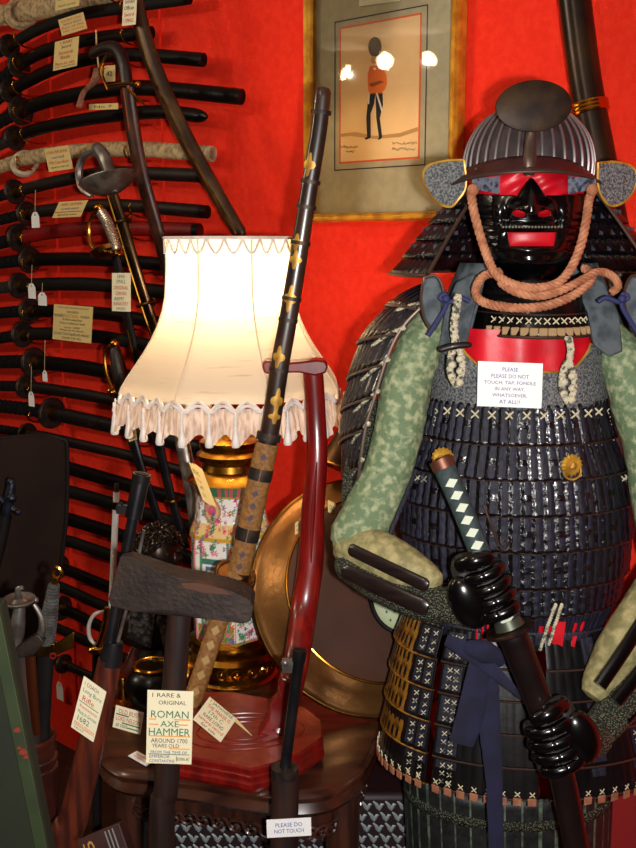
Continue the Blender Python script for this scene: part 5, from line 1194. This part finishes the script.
# grey chest plate following the front
def chest(u, v):
    a = -72 + 144 * u; top = 352 if abs(u - .5) > .36 else 366
    top = 346 + 8 * G(abs(u - .5), .5, .05) + (26 * min(1, max(0, (.30 - abs(u - .5)) / .12)) ** .7 if abs(u - .5) < .30 else 0)
    py = top + (410 - top) * v; hw = 90 + 3 * v; return arcpt(CCX, py, hw, .113, a) - V((0, .001, 0))
bm = B(); grid(bm, chest, 60, 10); cp = obj('chest_plate', bm, GREYL, cui, solid=.002, norm=False)
bm = B(); tube(bm, [chest(i / 60, 0) - V((0, .001, 0)) for i in range(61)], .0018, 7, smooth=False)
for uu in (0, 1): tube(bm, [chest(uu, i / 8) for i in range(9)], .0018, 7, smooth=False)
obj('gold_piping', bm, GOLDL, cui)
bm = B(); grid(bm, lambda u, v: arcpt(CCX, 330 + 50 * v, 84, .109, -50 + 100 * u) + V((0, .002 * math.sin(u * 24), 0)), 60, 8); obj('red_bib', bm, REDC, cui, norm=False)
lame_m = [GLS, NAVY]
for k in range(7):
    p0, h0, d0 = rows[k]; p1, h1, d1 = rows[k + 1]
    a0, a1 = (-84, 84)
    if k in (0, 1): a0, a1 = -70, 66
    NN = 26 if k < 2 else 32
    if k == 6:
        def mf(u, v, NN=60):
            x = int(u * NN); return 1 if (x % 2 or v < .12) else (2 if .22 < u < .78 and v > .35 and (x % 8 in (0, 2)) else 1)
        o, f = band('lacing_skirt', cui, [GLS, NAVY, REDC], CCX, p0, p1, h0, h1, d0 + .004, d1, a0, a1, 240, 8, 60, .002, mf)
        continue
    def mf(u, v, NN=NN, k=k):
        if v < .06 or v > .96: return 0
        x = (u * NN) % 1
        return 0 if (x < .34 or v > .90 or (.38 < v < .62 and int(u * NN) % 3 == 0)) else 1
    o, f = band('lame', cui, lame_m, CCX, p0 + 1, p1 + 3, h0, h1, d0, d1 + .003, a0, a1, 312, 12, NN, .0022, mf, lift=.004)
    bm = B(); tube(bm, [f(i / 60, 1) for i in range(61)], .0011, 6, smooth=False); obj('lame_edge', bm, EDGE, cui)
    if k == 0:
        for i in range(11):
            bm = B(); knot(bm, f(.14 + .72 * i / 10, .25) + V((0, -.003, 0)), .0052); obj('cross_knot', bm, CREAMK, cui)
# side panels of grey leather + cream lacing columns at left and right ends of top rows
for s_ in (-1, 1):
    bm = B(); grid(bm, lambda u, v: arcpt(CCX, 405 + 78 * v, 92 + 20 * v, .108 + .01 * v, s_ * (62 + 30 * u)), 10, 12); obj('side_panel', bm, GREYL, cui, norm=False, solid=.002)
    bm = B()
    for i in range(9):
        p = arcpt(CCX, 418 + 8 * i, 95 + 1.5 * i, .120, s_ * 60); knot(bm, p, .0036)
    obj('cream_cord', bm, CREAM, cui)
    bm = B()
    for i in range(5): knot(bm, arcpt(CCX, 488, 118, .128, s_ * (56 + 5 * i)) , .0042)
    obj('cream_lacing', bm, CREAM, cui)
# central vertical cream lacing and red slits
for x0, x1 in ((553, 562), (546, 556)):
    bm = B(); rope(bm, [P(x1, 604, AY0 - .128), P(x0 + 2, 625, AY0 - .128), P(x0 - 6, 650, AY0 - .122)], .0028, 8); obj('cream_cord', bm, CREAM, cui)
bm = B(); prism(bm, [P(x, y, AY0 - .124) for x, y in ((556, 622), (566, 622), (562, 650), (551, 650))], V((0, .003, 0))); obj('red_strip', bm, REDC, cui)
bm = B(); prism(bm, [P(x, y, AY0 - .122) for x, y in ((573, 637), (577, 636), (574, 650), (570, 650))], V((0, .003, 0))); obj('red_strip', bm, REDC, cui)
for x in (476, 482, 487): 
    bm = B(); prism(bm, [P(x, 620, AY0 - .121), P(x + 2, 620, AY0 - .121), P(x + 1.5, 641, AY0 - .117), P(x - .5, 641, AY0 - .117)], V((0, .003, 0))); obj('red_strip', bm, REDC, cui)
# gold rosettes with rings
for x, y in ((571, 465), (443, 458)):
    yy = AY0 - .125 if x > 500 else AY0 - .118
    c = P(x, y, yy); N = V((.25 if x > 500 else -.25, -1, 0)).normalized(); bm = B()
    lathe(bm, [(.0155, 0), (.0155, .003), (.012, .006), (.005, .005), (.005, .009), (.001, .011)], c, N, 64, fn=lambda a, h: 1 + .06 * math.cos(16 * a)); ro = obj('gold_rosette', bm, GOLDL, cui, sharp=25)
    bm = B(); ring(bm, c + N * .005 - UP * .008, V((.012, 0, 0)), UP * .012, .0016, 28, 6); obj('rosette_ring', bm, GOLDL, cui)
# wire hook on chest
bm = B(); tube(bm, [P(484, 505, 1.408), P(490, 522, 1.404), P(498, 543, 1.404), P(505, 550, 1.402), P(509, 545, 1.402), P(505, 541, 1.40)], .0018, 6); obj('wire_hook', bm, EDGE, cui)
# shoulder toggles
for s_, pts, yy in ((-1, [(458, 296), (456, 312), (454, 328), (456, 345)], -.135), (1, [(568, 338), (570, 350), (568, 362)], -.135)):
    bm = B(); rope(bm, [A(x, y, yy) for x, y in pts], .0055, 7)
    x, y = pts[-1]
    for dx in (-4.5, 4.5): rope(bm, [A(x + dx * .3, y, yy), A(x + dx * 1.3, y + 14, yy), A(x + dx * 1.2, y + 30, yy), A(x, y + 40, yy)], .0045, 6)
    obj('braided_cord', bm, CREAM, arm)
    bm = B()
    for j in range(6): ball(bm, A(x + (4 if j % 2 else -4), y + 8 + j * 6, yy - .003), (.0055, .004, .0055), 10)
    obj('cord_beads', bm, CREAM, arm)
    if s_ < 0:
        bm = B(); tube(bm, [A(440, 350, yy - .008), A(455, 346, yy - .010), A(470, 345, yy - .008)], [.004, .005, .004], 10, rnd=True); obj('toggle', bm, BROWNL, arm)
# ---- sleeves
def jitter(bm, amp, sc, seed=0):
    for v in bm.verts:
        p = v.co * sc; d = math.sin(p.x * 3.1 + p.z * 2.3 + seed) * math.cos(p.y * 2.7 - p.z * 1.9) + .5 * math.sin(p.z * 6 + p.x * 5)
        v.co += V((d, -d, d * .5)).normalized() * abs(d) * amp * (1 if d > 0 else -1)
def sleeve(name, pts, rad, m, b=.9, amp=.002):
    bm = B(); tube(bm, pts, rad, 28, CN, b, res=8, rnd=True); jitter(bm, amp, 38); return obj(name, bm, m, arm)
sleeve('upper_sleeve', [A(432, 318, -.05), A(420, 345, -.07), A(406, 385, -.085), A(399, 425, -.09), A(388, 468, -.095), A(372, 508, -.10), A(352, 540, -.11)], [.022, .033, .036, .036, .035, .040, .036], BROC)
sleeve('elbow_sleeve', [A(350, 544, -.11), A(378, 556, -.14), A(406, 570, -.17), A(432, 582, -.19)], [.034, .037, .033, .020], BROC2)
fo = [A(350, 562, -.12), A(382, 582, -.155), A(420, 600, -.19), A(450, 606, -.21), A(466, 606, -.215)]
bm = B(); tube(bm, fo, [.028, .030, .028, .024, .026], 24, CN, .95, rnd=True); fm_ = obj('mail_forearm', bm, MAIL, arm)
for (x0, y0, x1, y1, rr, dy) in ((352, 550, 425, 585, .0095, -.032), (346, 572, 424, 607, .0125, -.028), (360, 590, 424, 618, .006, -.018)):
    bm = B(); a = A(x0, y0, -.12 + dy); b_ = A(x1, y1, -.19 + dy); tube(bm, [a, a.lerp(b_, .33) + V((0, -.004, .001)), a.lerp(b_, .67) + V((0, -.004, .001)), b_], rr, 16, CN, .45, rnd=True); o = obj('splint', bm, mat('brown_black_splint', (34, 22, 20), .3, c2=(22, 14, 14), ns=30, stretch=(1, 1, 6), coat=.3), fm_, bevel=.001)
bm = B(); tube(bm, [A(416, 470, -.10), A(404, 500, -.12), A(392, 530, -.14), A(390, 548, -.15)], .0035, 8); obj('sleeve_cord', bm, NAVY, arm)
# viewer-right arm
sleeve('upper_sleeve', [A(606, 330, -.04), A(622, 360, -.055), A(636, 400, -.07), A(650, 450, -.08), A(660, 510, -.09), A(672, 560, -.10)], [.022, .034, .038, .038, .040, .038], BROC)
sleeve('elbow_sleeve', [A(672, 568, -.10), A(650, 606, -.13), A(620, 650, -.15), A(596, 690, -.17)], [.038, .038, .036, .024], BROC2)
bm = B(); fo2 = [A(690, 610, -.11), A(652, 660, -.15), A(622, 702, -.18), A(596, 732, -.195), A(582, 740, -.20)]; tube(bm, fo2, [.034, .032, .029, .025, .026], 24, CN, .95, rnd=True); fm2 = obj('mail_forearm', bm, MAIL, arm)
for (x0, y0, x1, y1, rr, dy) in ((652, 606, 600, 686, .010, -.042), (668, 634, 616, 702, .010, -.036), (680, 656, 626, 720, .008, -.026)):
    bm = B(); a = A(x0, y0, -.13 + dy); b_ = A(x1, y1, -.18 + dy); tube(bm, [a, a.lerp(b_, .5) + V((0, -.004, .001)), b_], rr, 16, CN, .5); obj('splint', bm, GLM, fm2)
# ---- shoulder guards
SILE = mat('silver_brown_edge', (120, 104, 92), .35, .7)
for s_ in (-1, 1):
    mx_ = (lambda q: q) if s_ < 0 else (lambda q: 1068 - q)
    fr_ = [(446, 290, -.09), (424, 306, -.10), (402, 330, -.10), (388, 360, -.10), (378, 392, -.10), (368, 425, -.10), (362, 462, -.10), (358, 500, -.09)]
    si_ = [(432, 280, -.02), (396, 300, -.02), (366, 336, -.02), (354, 372, -.02), (347, 404, -.02), (344, 436, -.02), (346, 470, -.02), (350, 502, -.02)]
    bk_ = [(438, 284, .06), (404, 306, .06), (374, 342, .06), (362, 378, .06), (355, 410, .06), (352, 442, .06), (354, 474, .06), (358, 506, .06)]
    C3 = [cr([A(mx_(x), y, d) for x, y, d in l], 6) for l in (fr_, si_, bk_)]; L = len(C3[0]) - 1
    def sg(u, v):
        i = v * L; k = min(int(i), L - 1); f_ = i - k; a, b_, c = [q[k].lerp(q[k + 1], f_) for q in C3]
        return a * (1 - u) ** 2 + (b_ * 2 - (a + c) * .5) * 2 * u * (1 - u) * 1 + c * u * u if False else a * ((1 - u) * (1 - 2 * u)) + b_ * (4 * u * (1 - u)) + c * (u * (2 * u - 1))
    NR = 7; sgo = None
    for k in range(NR):
        v0, v1 = k / NR, min(1, (k + 1.15) / NR)
        bm = B(); grid(bm, lambda u, v: sg(u, v0 + (v1 - v0) * v) + V((s_, -.6, 0)) * (.006 * v + .0012 * abs(math.sin(u * PI * 12))), 72, 5, mfn=lambda u, v: 0 if (v > .8 or (u * 12) % 1 < .3) else 1)
        o = obj('shoulder_guard' if sgo is None else 'guard_lame', bm, [GLS, NAVY], arm if sgo is None else sgo, norm=False, solid=.002)
        sgo = sgo or o
        bm = B(); tube(bm, [sg(i / 16, v1) + V((s_, -.6, 0)) * .0065 for i in range(17)], .0022, 6, smooth=False); obj('lame_edge', bm, SILE, sgo)
    bm = B(); tube(bm, [sg(0, v / 40) + V((s_ * .4, -1, 0)) * .007 for v in range(41)], .0026, 8, smooth=False); obj('front_edge', bm, SILE, sgo)
    for v in (.12, .27, .42, .56, .70, .84):
        bm = B(); rope(bm, [sg(0, v) + V((0, -.01, 0)), sg(.12, v + .03) + V((0, -.010, 0)), sg(.25, v + .07) + V((0, -.006, 0))], .003, 4); obj('silk_tie', bm, CREAM, sgo)
    bm = B(); c = A(mx_(431), 300, -.10); prism(bm, [A(mx_(x), y, -.115) for x, y in ((424, 278), (436, 276), (443, 290), (442, 312), (433, 330), (424, 318), (421, 298))], V((0, .01, 0))); obj('collar_wing', bm, QUILT, arm, bevel=.003)
    bm = B(); loop(bm, cr([A(mx_(x), y, -.117) for x, y in ((424, 278), (436, 276), (443, 290), (442, 312), (433, 330), (424, 318), (421, 298), (424, 278))], 4)[:-1], .0022, 6); obj('wing_edge', bm, EDGE, arm)
    bm = B(); tube(bm, [A(mx_(x), y, -.13) for x, y in ((428, 336), (437, 322), (446, 306), (445, 294), (440, 298), (449, 302), (462, 298), (470, 302))], .0034, 8); ball(bm, A(mx_(446), 299, -.132), .006, 10); obj('blue_tie', bm, mat('blue_cord', (34, 40, 86), .7), arm)
# mail/lattice strip under left shoulder guard
bm = B(); tube(bm, [A(376, 400, -.06), A(366, 440, -.06), A(357, 480, -.07), A(350, 520, -.08)], [.02, .022, .022, .012], 12, CN, .6); obj('mail_strip', bm, MAIL, arm)
# ---- tassets (skirt)
trow = [(634, 122, .120), (668, 132, .128), (700, 138, .134), (733, 144, .140), (766, 149, .145), (797, 152, .148)]
TCX = 522
for (a0, a1) in ((-104, -47), (-44, -2), (2, 46), (49, 104)):
    NN = max(6, int((a1 - a0) / 4)); prt = None
    for k in range(5):
        p0, h0, d0 = trow[k]; p1, h1, d1 = trow[k + 1]
        ulist_ = (.82, .93) if a0 < -100 else ((.10, .18) if a0 == -44 else (.9, .45))
        def mf(u, v, NN=NN, k=k):
            if k == 4 and v > .35: return 0
            x = (u * NN) % 1
            if a0 < -100 and .30 < u < .72 and k < 4 and v > .06 + (.25 if k == 3 else 0):
                cu = (u * 13) % 1 - .5; cv = (v * 2) % 1 - .5
                return 0 if (cu * cu * 6 + cv * cv * 4 < .55) else 2  # black spots left open in the painted gold reflection
            return 1 if (.12 < v < .9 and min(abs(u - q_) for q_ in ulist_) < .05 * 57 / (a1 - a0)) else 0
        o, f = band('tasset' if prt is None else 'tasset_lame', arm if prt is None else prt, [mat('smooth_black_plate', (9, 8, 10), .28, c2=(16, 13, 15), ns=30, bump=.08, bs=60, coat=.2), mat('dark_navy_lacing', (22, 22, 42), .6, c2=(14, 14, 26), ns=50, bump=.4, bs=140), GILTREFL], TCX, p0 + 1, p1 + 2, h0, h1, d0, d1 + .002, a0, a1, 104, 16, NN, .0005, mf, lift=.005)
        if prt is None: prt = o
        bm = B(); tube(bm, [f(i / 24, 1) for i in range(25)], .0017, 6, smooth=False); obj('lame_edge', bm, EDGE if a0 > -100 else GILTREFL, prt)
        bm = B()
        ulist = (.90,) if a0 < -100 else ((.10, .18) if a0 == -44 else (.9,))
        if a0 < -100: ulist = (.82, .93)
        for uu in ulist:
            for j in range(3): knot(bm, f(uu, .25 + j * .25) + V((0, -.0035, 0)), .0034)
        obj('cream_lacing', bm, CREAM, prt)
    nt_ = int((a1 - a0) / 5.2)
    bm = B(); bm2 = B()
    for i in range(nt_):
        p = f((i + .5) / nt_, .97); ar = math.radians(a0 + (a1 - a0) * (i + .5) / nt_); X = V((math.cos(ar), math.sin(ar), 0)); N = V((math.sin(ar), -math.cos(ar), 0))
        box(bm, p + N * .003 - UP * .003, (.0064, .0015, .006), X, N, UP); knot(bm2, p + N * .003 + UP * .009, .0036, X)
    obj('peach_tabs', bm, PEACH, prt, bevel=.001); obj('cross_knots', bm2, CREAMK, prt)
# thigh apron under the tassets
bm = B()
def th_(u, v): return arcpt(506, 800 + 130 * v, 112 - 4 * v, .115, -100 + 200 * u)
grid(bm, th_, 200, 12, mfn=lambda u, v: 1 if ((u * 22) % 1 < .16) else 0); obj('thigh_apron', bm, [mat('dark_apron', (20, 22, 22), .5, c2=(34, 34, 34), ns=60, bump=.5), mat('green_grey_stripe', (92, 106, 84), .7, c2=(50, 60, 50), ns=70)], arm, norm=False, solid=.004)
bm = B(); 
grid(bm, lambda u, v: arcpt(506, 822 + 10 * v, 112, .1185, -95 + 190 * u), 120, 2); obj('mail_band', bm, MAIL, arm, norm=False, solid=.002)
# red cloth at lower right
bm = B(); c = P(640, 800, 1.60); prism(bm, [P(612, 792, 1.60), P(690, 782, 1.60), P(700, 900, 1.60), P(606, 900, 1.60)], V((0, .02, 0))); rc = obj('red_banner', bm, mat('dull_red_cloth', (140, 14, 14), .8), arm)
# ---- sash
sy = AY0 - .155
def ribbon(bm, pts, w):
    tube(bm, pts, w, 14, CN, .14, res=6)
bm = B(); ribbon(bm, [P(482, 654, sy - .005), P(486, 690, sy - .012), P(490, 735, sy - .018), P(494, 785, sy - .022), P(496, 860, sy - .02)], [.016, .018, .015, .012, .010]); jitter(bm, .0012, 60); obj('sash_tail', bm, SASH, arm)
bm = B(); ribbon(bm, [P(482, 652, sy - .008), P(476, 685, sy - .014), P(470, 715, sy - .018), P(461, 744, sy - .02)], [.014, .018, .02, .018]); jitter(bm, .0012, 60, 2); obj('sash_tail', bm, SASH, arm)
bm = B(); ribbon(bm, [P(446, 640, sy), P(466, 650, sy - .012), P(490, 668, sy - .02), P(512, 688, sy - .03), P(528, 700, sy - .06), P(545, 697, sy - .075)], [.008, .013, .010, .006, .0045, .0035]); obj('sash_cord', bm, SASH, arm)
bm = B(); tube(bm, [P(468, 648, sy - .01), P(484, 652, sy - .016), P(500, 660, sy - .01)], [.012, .017, .012], 14, CN, .6, rnd=True); jitter(bm, .0015, 70); obj('sash_knot', bm, SASH, arm)
bm = B()
for s_ in (-1, 1): ribbon(bm, [arcpt(TCX, 640, 110, .12, a) + V((0, -.004, 0)) for a in ((-80, -50, -22) if s_ < 0 else (-22, 20, 60, 80))], .011)
obj('waist_sash', bm, NAVY, arm)
# ---- katana held by the gloves
KYY = AY0 - .235
ka = thing('hand_held_katana', 'katana with green wrapped hilt and white diamonds gripped by the armoured gloves', 'sword', P(515, 650, KYY))
K = [P(442, 462, KYY + .05), P(462, 508, KYY + .03), P(486, 568, KYY + .01), P(509, 626, KYY)]
GWR = mat('dark_green_wrap', (44, 62, 62), .7, c2=(32, 46, 48), ns=140, bump=.4)
bm = B(); tube(bm, K, [.0155, .0145, .0145, .0150], 18, CN, .72); hi = obj('hilt', bm, GWR, ka)
bm = B(); t = (K[1] - K[0]).normalized(); tube(bm, [K[0] - t * .004, K[0] + t * .010], .0165, 18, CN, .74, res=2); obj('pommel', bm, mat('copper_brown', (104, 62, 46), .4, .6), hi)
ck = cr(K, 8); kk = 0; cum = [0]
for i in range(1, len(ck)): cum.append(cum[-1] + (ck[i] - ck[i - 1]).length)
def alo(c, cum, d):
    for i in range(1, len(c)):
        if cum[i] >= d: return c[i - 1].lerp(c[i], (d - cum[i - 1]) / (cum[i] - cum[i - 1])), (c[i] - c[i - 1]).normalized()
    return c[-1], (c[-1] - c[-2]).normalized()
j = 0; d = .028
while d < cum[-1] - .01:
    p, t = alo(ck, cum, d); s = t.cross(CN).normalized(); p = p + V((0, -.0105, 0)) ; bm = B()
    prism(bm, [p + t * .0065 , p + s * .0095 + t * .001, p - t * .0065, p - s * .0095 - t * .001], V((0, -.0016, 0))); obj('white_diamond', bm, mat('pale_rayskin', (196, 204, 182), .6), hi); d += .0178
ts = P(511, 630, KYY); ax = (K[3] - K[2]).normalized(); bm = B(); axt = (ax + V((0, .35, 0))).normalized()
lathe(bm, [(.012, -.003), (.031, -.003), (.034, 0), (.031, .003), (.012, .003)], ts, ax, 32)
ring(bm, ts - ax * .001, basis(ax)[0] * .034, basis(ax)[1] * .034, .0018, 32, 6); obj('guard', bm, mat('dark_copper_guard', (70, 44, 34), .4, .7, c2=(40, 30, 26), ns=50), ka)
bm = B(); tube(bm, [ts - ax * .016, ts - ax * .004], [.018, .021], 18, CN, .8, res=2); obj('collar', bm, mat('green_grey_metal', (70, 74, 60), .4, .5), ka)
Sy = [ts + ax * .004, P(532, 684, KYY), P(549, 730, KYY - .0), P(563, 780, KYY), P(577, 850, KYY), P(592, 930, KYY)]
bm = B(); tube(bm, Sy, [.0205, .0195, .0185, .018, .0175, .016], 20, CN, .75, rnd=True); obj('scabbard', bm, mat('dark_brown_scabbard', (28, 15, 13), .32, c2=(18, 10, 10), ns=20, coat=.3), ka)
# ---- gloved hands
def hand(axis_pts, side, wrist, knob, rh, fl, name):
    """axis_pts: four finger centres along the hilt; side -1 palm to the left, +1 to the right"""
    ax = (axis_pts[-1] - axis_pts[0]).normalized(); N = V((0, -1, 0)); N = (N - ax * N.dot(ax)).normalized(); Sd = N.cross(ax).normalized()
    if Sd.x * side < 0: Sd = -Sd                 # Sd points to the palm side
    cm = sum(axis_pts, V((0, 0, 0))) / 4; bm = B()
    pc = cm + Sd * (rh + .014) + N * .002
    ball(bm, pc, (.021, .030, .040), 20, axis=ax, X=Sd) if False else ball(bm, pc, (.020, .018, .040), 20, axis=ax, X=Sd)
    tube(bm, [wrist, wrist.lerp(pc, .55) + N * .002, pc], [.024, .024, .022], 16, N, .85)
    plates = []
    for i, c in enumerate(axis_pts):
        L = fl[i]; pts = []; R_ = rh + .009
        for t in range(9):
            a = math.radians(165 - (205 * L) * t / 8)   # start on palm side, sweep over the front
            r_ = R_ * (1.12 if t < 2 else 1.0)
            pts.append(c + Sd * math.cos(PI - a) * -r_ * -1 * (-1) * -1 + N * math.sin(a) * r_ * .9) if False else pts.append(c - Sd * math.cos(a) * r_ + N * math.sin(a) * r_ * .9)
        tube(bm, [pc + ax * (i - 1.5) * .013] + pts, [.011, .0098, .0096, .0096, .0092, .009, .0088, .0086, .008, .0072], 12, res=3, rnd=True)
        plates.append((c, pts))
    # thumb: leaves the side of the palm and closes across the front beyond the first finger
    a0_ = axis_pts[0]; th = [pc - ax * .028, a0_ + Sd * (rh + .010) - ax * .022 + N * .006, a0_ - ax * .024 + Sd * .006 + N * (rh + .006), a0_ - ax * .020 - Sd * .014 + N * (rh + .004)]
    tube(bm, th, [.014, .0125, .0115, .009], 12, res=4, rnd=True)
    g = obj(name, bm, mat('glove_cloth', (24, 22, 22), .6, c2=(44, 42, 38), ns=160, bump=.5), arm)
    md = g.modifiers.new('remesh', 'REMESH'); md.mode = 'VOXEL'; md.voxel_size = .0022; md.use_smooth_shade = True
    sm_ = g.modifiers.new('smooth', 'SMOOTH'); sm_.iterations = 3; sm_.factor = .5
    for c, pts in plates:
        for i0_, i1_ in ((1, 3), (3, 6)):
            bm = B(); q = pts[i0_:i1_ + 1]; q = [p + (p - c).normalized() * .0035 for p in q]; tube(bm, q, [.0085, .0094, .0085], 14, res=3, rnd=True); obj('finger_plate', bm, GLM, g)
    bm = B(); ball(bm, pc + N * .010 + Sd * .006, (.026, .018, .040), 22, axis=ax, X=Sd); obj('hand_plate', bm, GLM, g)
    bm = B(); tube(bm, [p + N * .003 for p in th[1:]], [.0125, .0125, .0098], 14, res=4, rnd=True); obj('thumb_plate', bm, GLM, g)
    bm = B()
    tube(bm, [wrist.lerp(pc, t) for t in (0, .5)], [.0285, .0275], 18, N, .9, res=2); obj('cuff_mail', bm, MAIL, g)
    return g
fc = [P(x, y, KYY + .01) for x, y in ((482, 570), (488, 583), (493, 596), (498, 608))]
hand(fc, -1, A(452, 607, -.212), 0, .0135, (.92, 1., .97, .85), 'glove')
fc = [P(x, y, KYY) for x, y in ((546, 722), (551, 735), (555, 748), (559, 760))]
hand(fc, 1, A(596, 738, -.20), 0, .0165, (.92, 1., .97, .85), 'glove')
# ---- paper notice on the chest
NYs = AY0 - .122
card('warning_sign', 'white notice on the armour chest asking not to touch, tap or fondle', [P(478, 361, NYs), P(543, 363.5, NYs), P(477, 406, NYs)],
     [('PLEASE', INKB, .16, .085, .24), ('PLEASE DO NOT', INKB, .31, .085, .58), ('TOUCH, TAP, FONDLE', INKB, .46, .085, .80), ('IN ANY WAY,', INKB, .60, .085, .46), ('WHATSOEVER,', INKB, .74, .085, .54), ('AT ALL!!', INKB, .88, .085, .32)], PAPERW, cat='sign')
# ================================================================ LIGHTS & CAMERA
def light(name, typ, loc, energy, col, size=.05, rot=None):
    l = bpy.data.lights.new(name, typ); l.energy = energy; l.color = col
    if typ == 'AREA': l.size = size
    else: l.shadow_soft_size = size
    o = bpy.data.objects.new(name, l); bpy.context.collection.objects.link(o); o.location = loc
    if rot is not None: o.rotation_euler = V(rot).to_track_quat('-Z', 'Y').to_euler()
    return o
light('camera_flash', 'AREA', (.075, .0, 1.475), 24, (1, .97, .95), .03, rot=(.1, 1, -.12))
light('lamp_light', 'POINT', (LX, LY, lz(288)), 10, (1, .76, .46), .03)
for c, ax in DL:
    light('spot_light', 'SPOT', c + ax * .03, 16, (1, .84, .62), .012, rot=(V((-.2, 2.0, 1.0)) - c)).data.spot_size = 2.2
for p in ((room_pt(-.6, 1.5, CZ - .12)), (room_pt(.9, 1.9, CZ - .12))):
    light('room_light', 'POINT', p, 8, (1, .86, .68), .05)
w = bpy.data.worlds.new('world'); bpy.context.scene.world = w; w.use_nodes = True
w.node_tree.nodes['Background'].inputs[0].default_value = (.5, .42, .36, 1); w.node_tree.nodes['Background'].inputs[1].default_value = .06
cd = bpy.data.cameras.new('camera'); cam = bpy.data.objects.new('camera', cd); bpy.context.collection.objects.link(cam)
cam.location = CAM; cam.rotation_euler = (PI / 2 - PITCH, 0, 0); cd.sensor_fit = 'VERTICAL'; cd.sensor_height = 24; cd.lens = 24 * F / 848; cd.clip_start = .01
sc = bpy.context.scene; sc.camera = cam
sc.view_settings.view_transform = 'Standard'; sc.view_settings.look = 'None'; sc.view_settings.exposure = 0.0; sc.view_settings.gamma = 1; sc.view_settings.use_curve_mapping = False
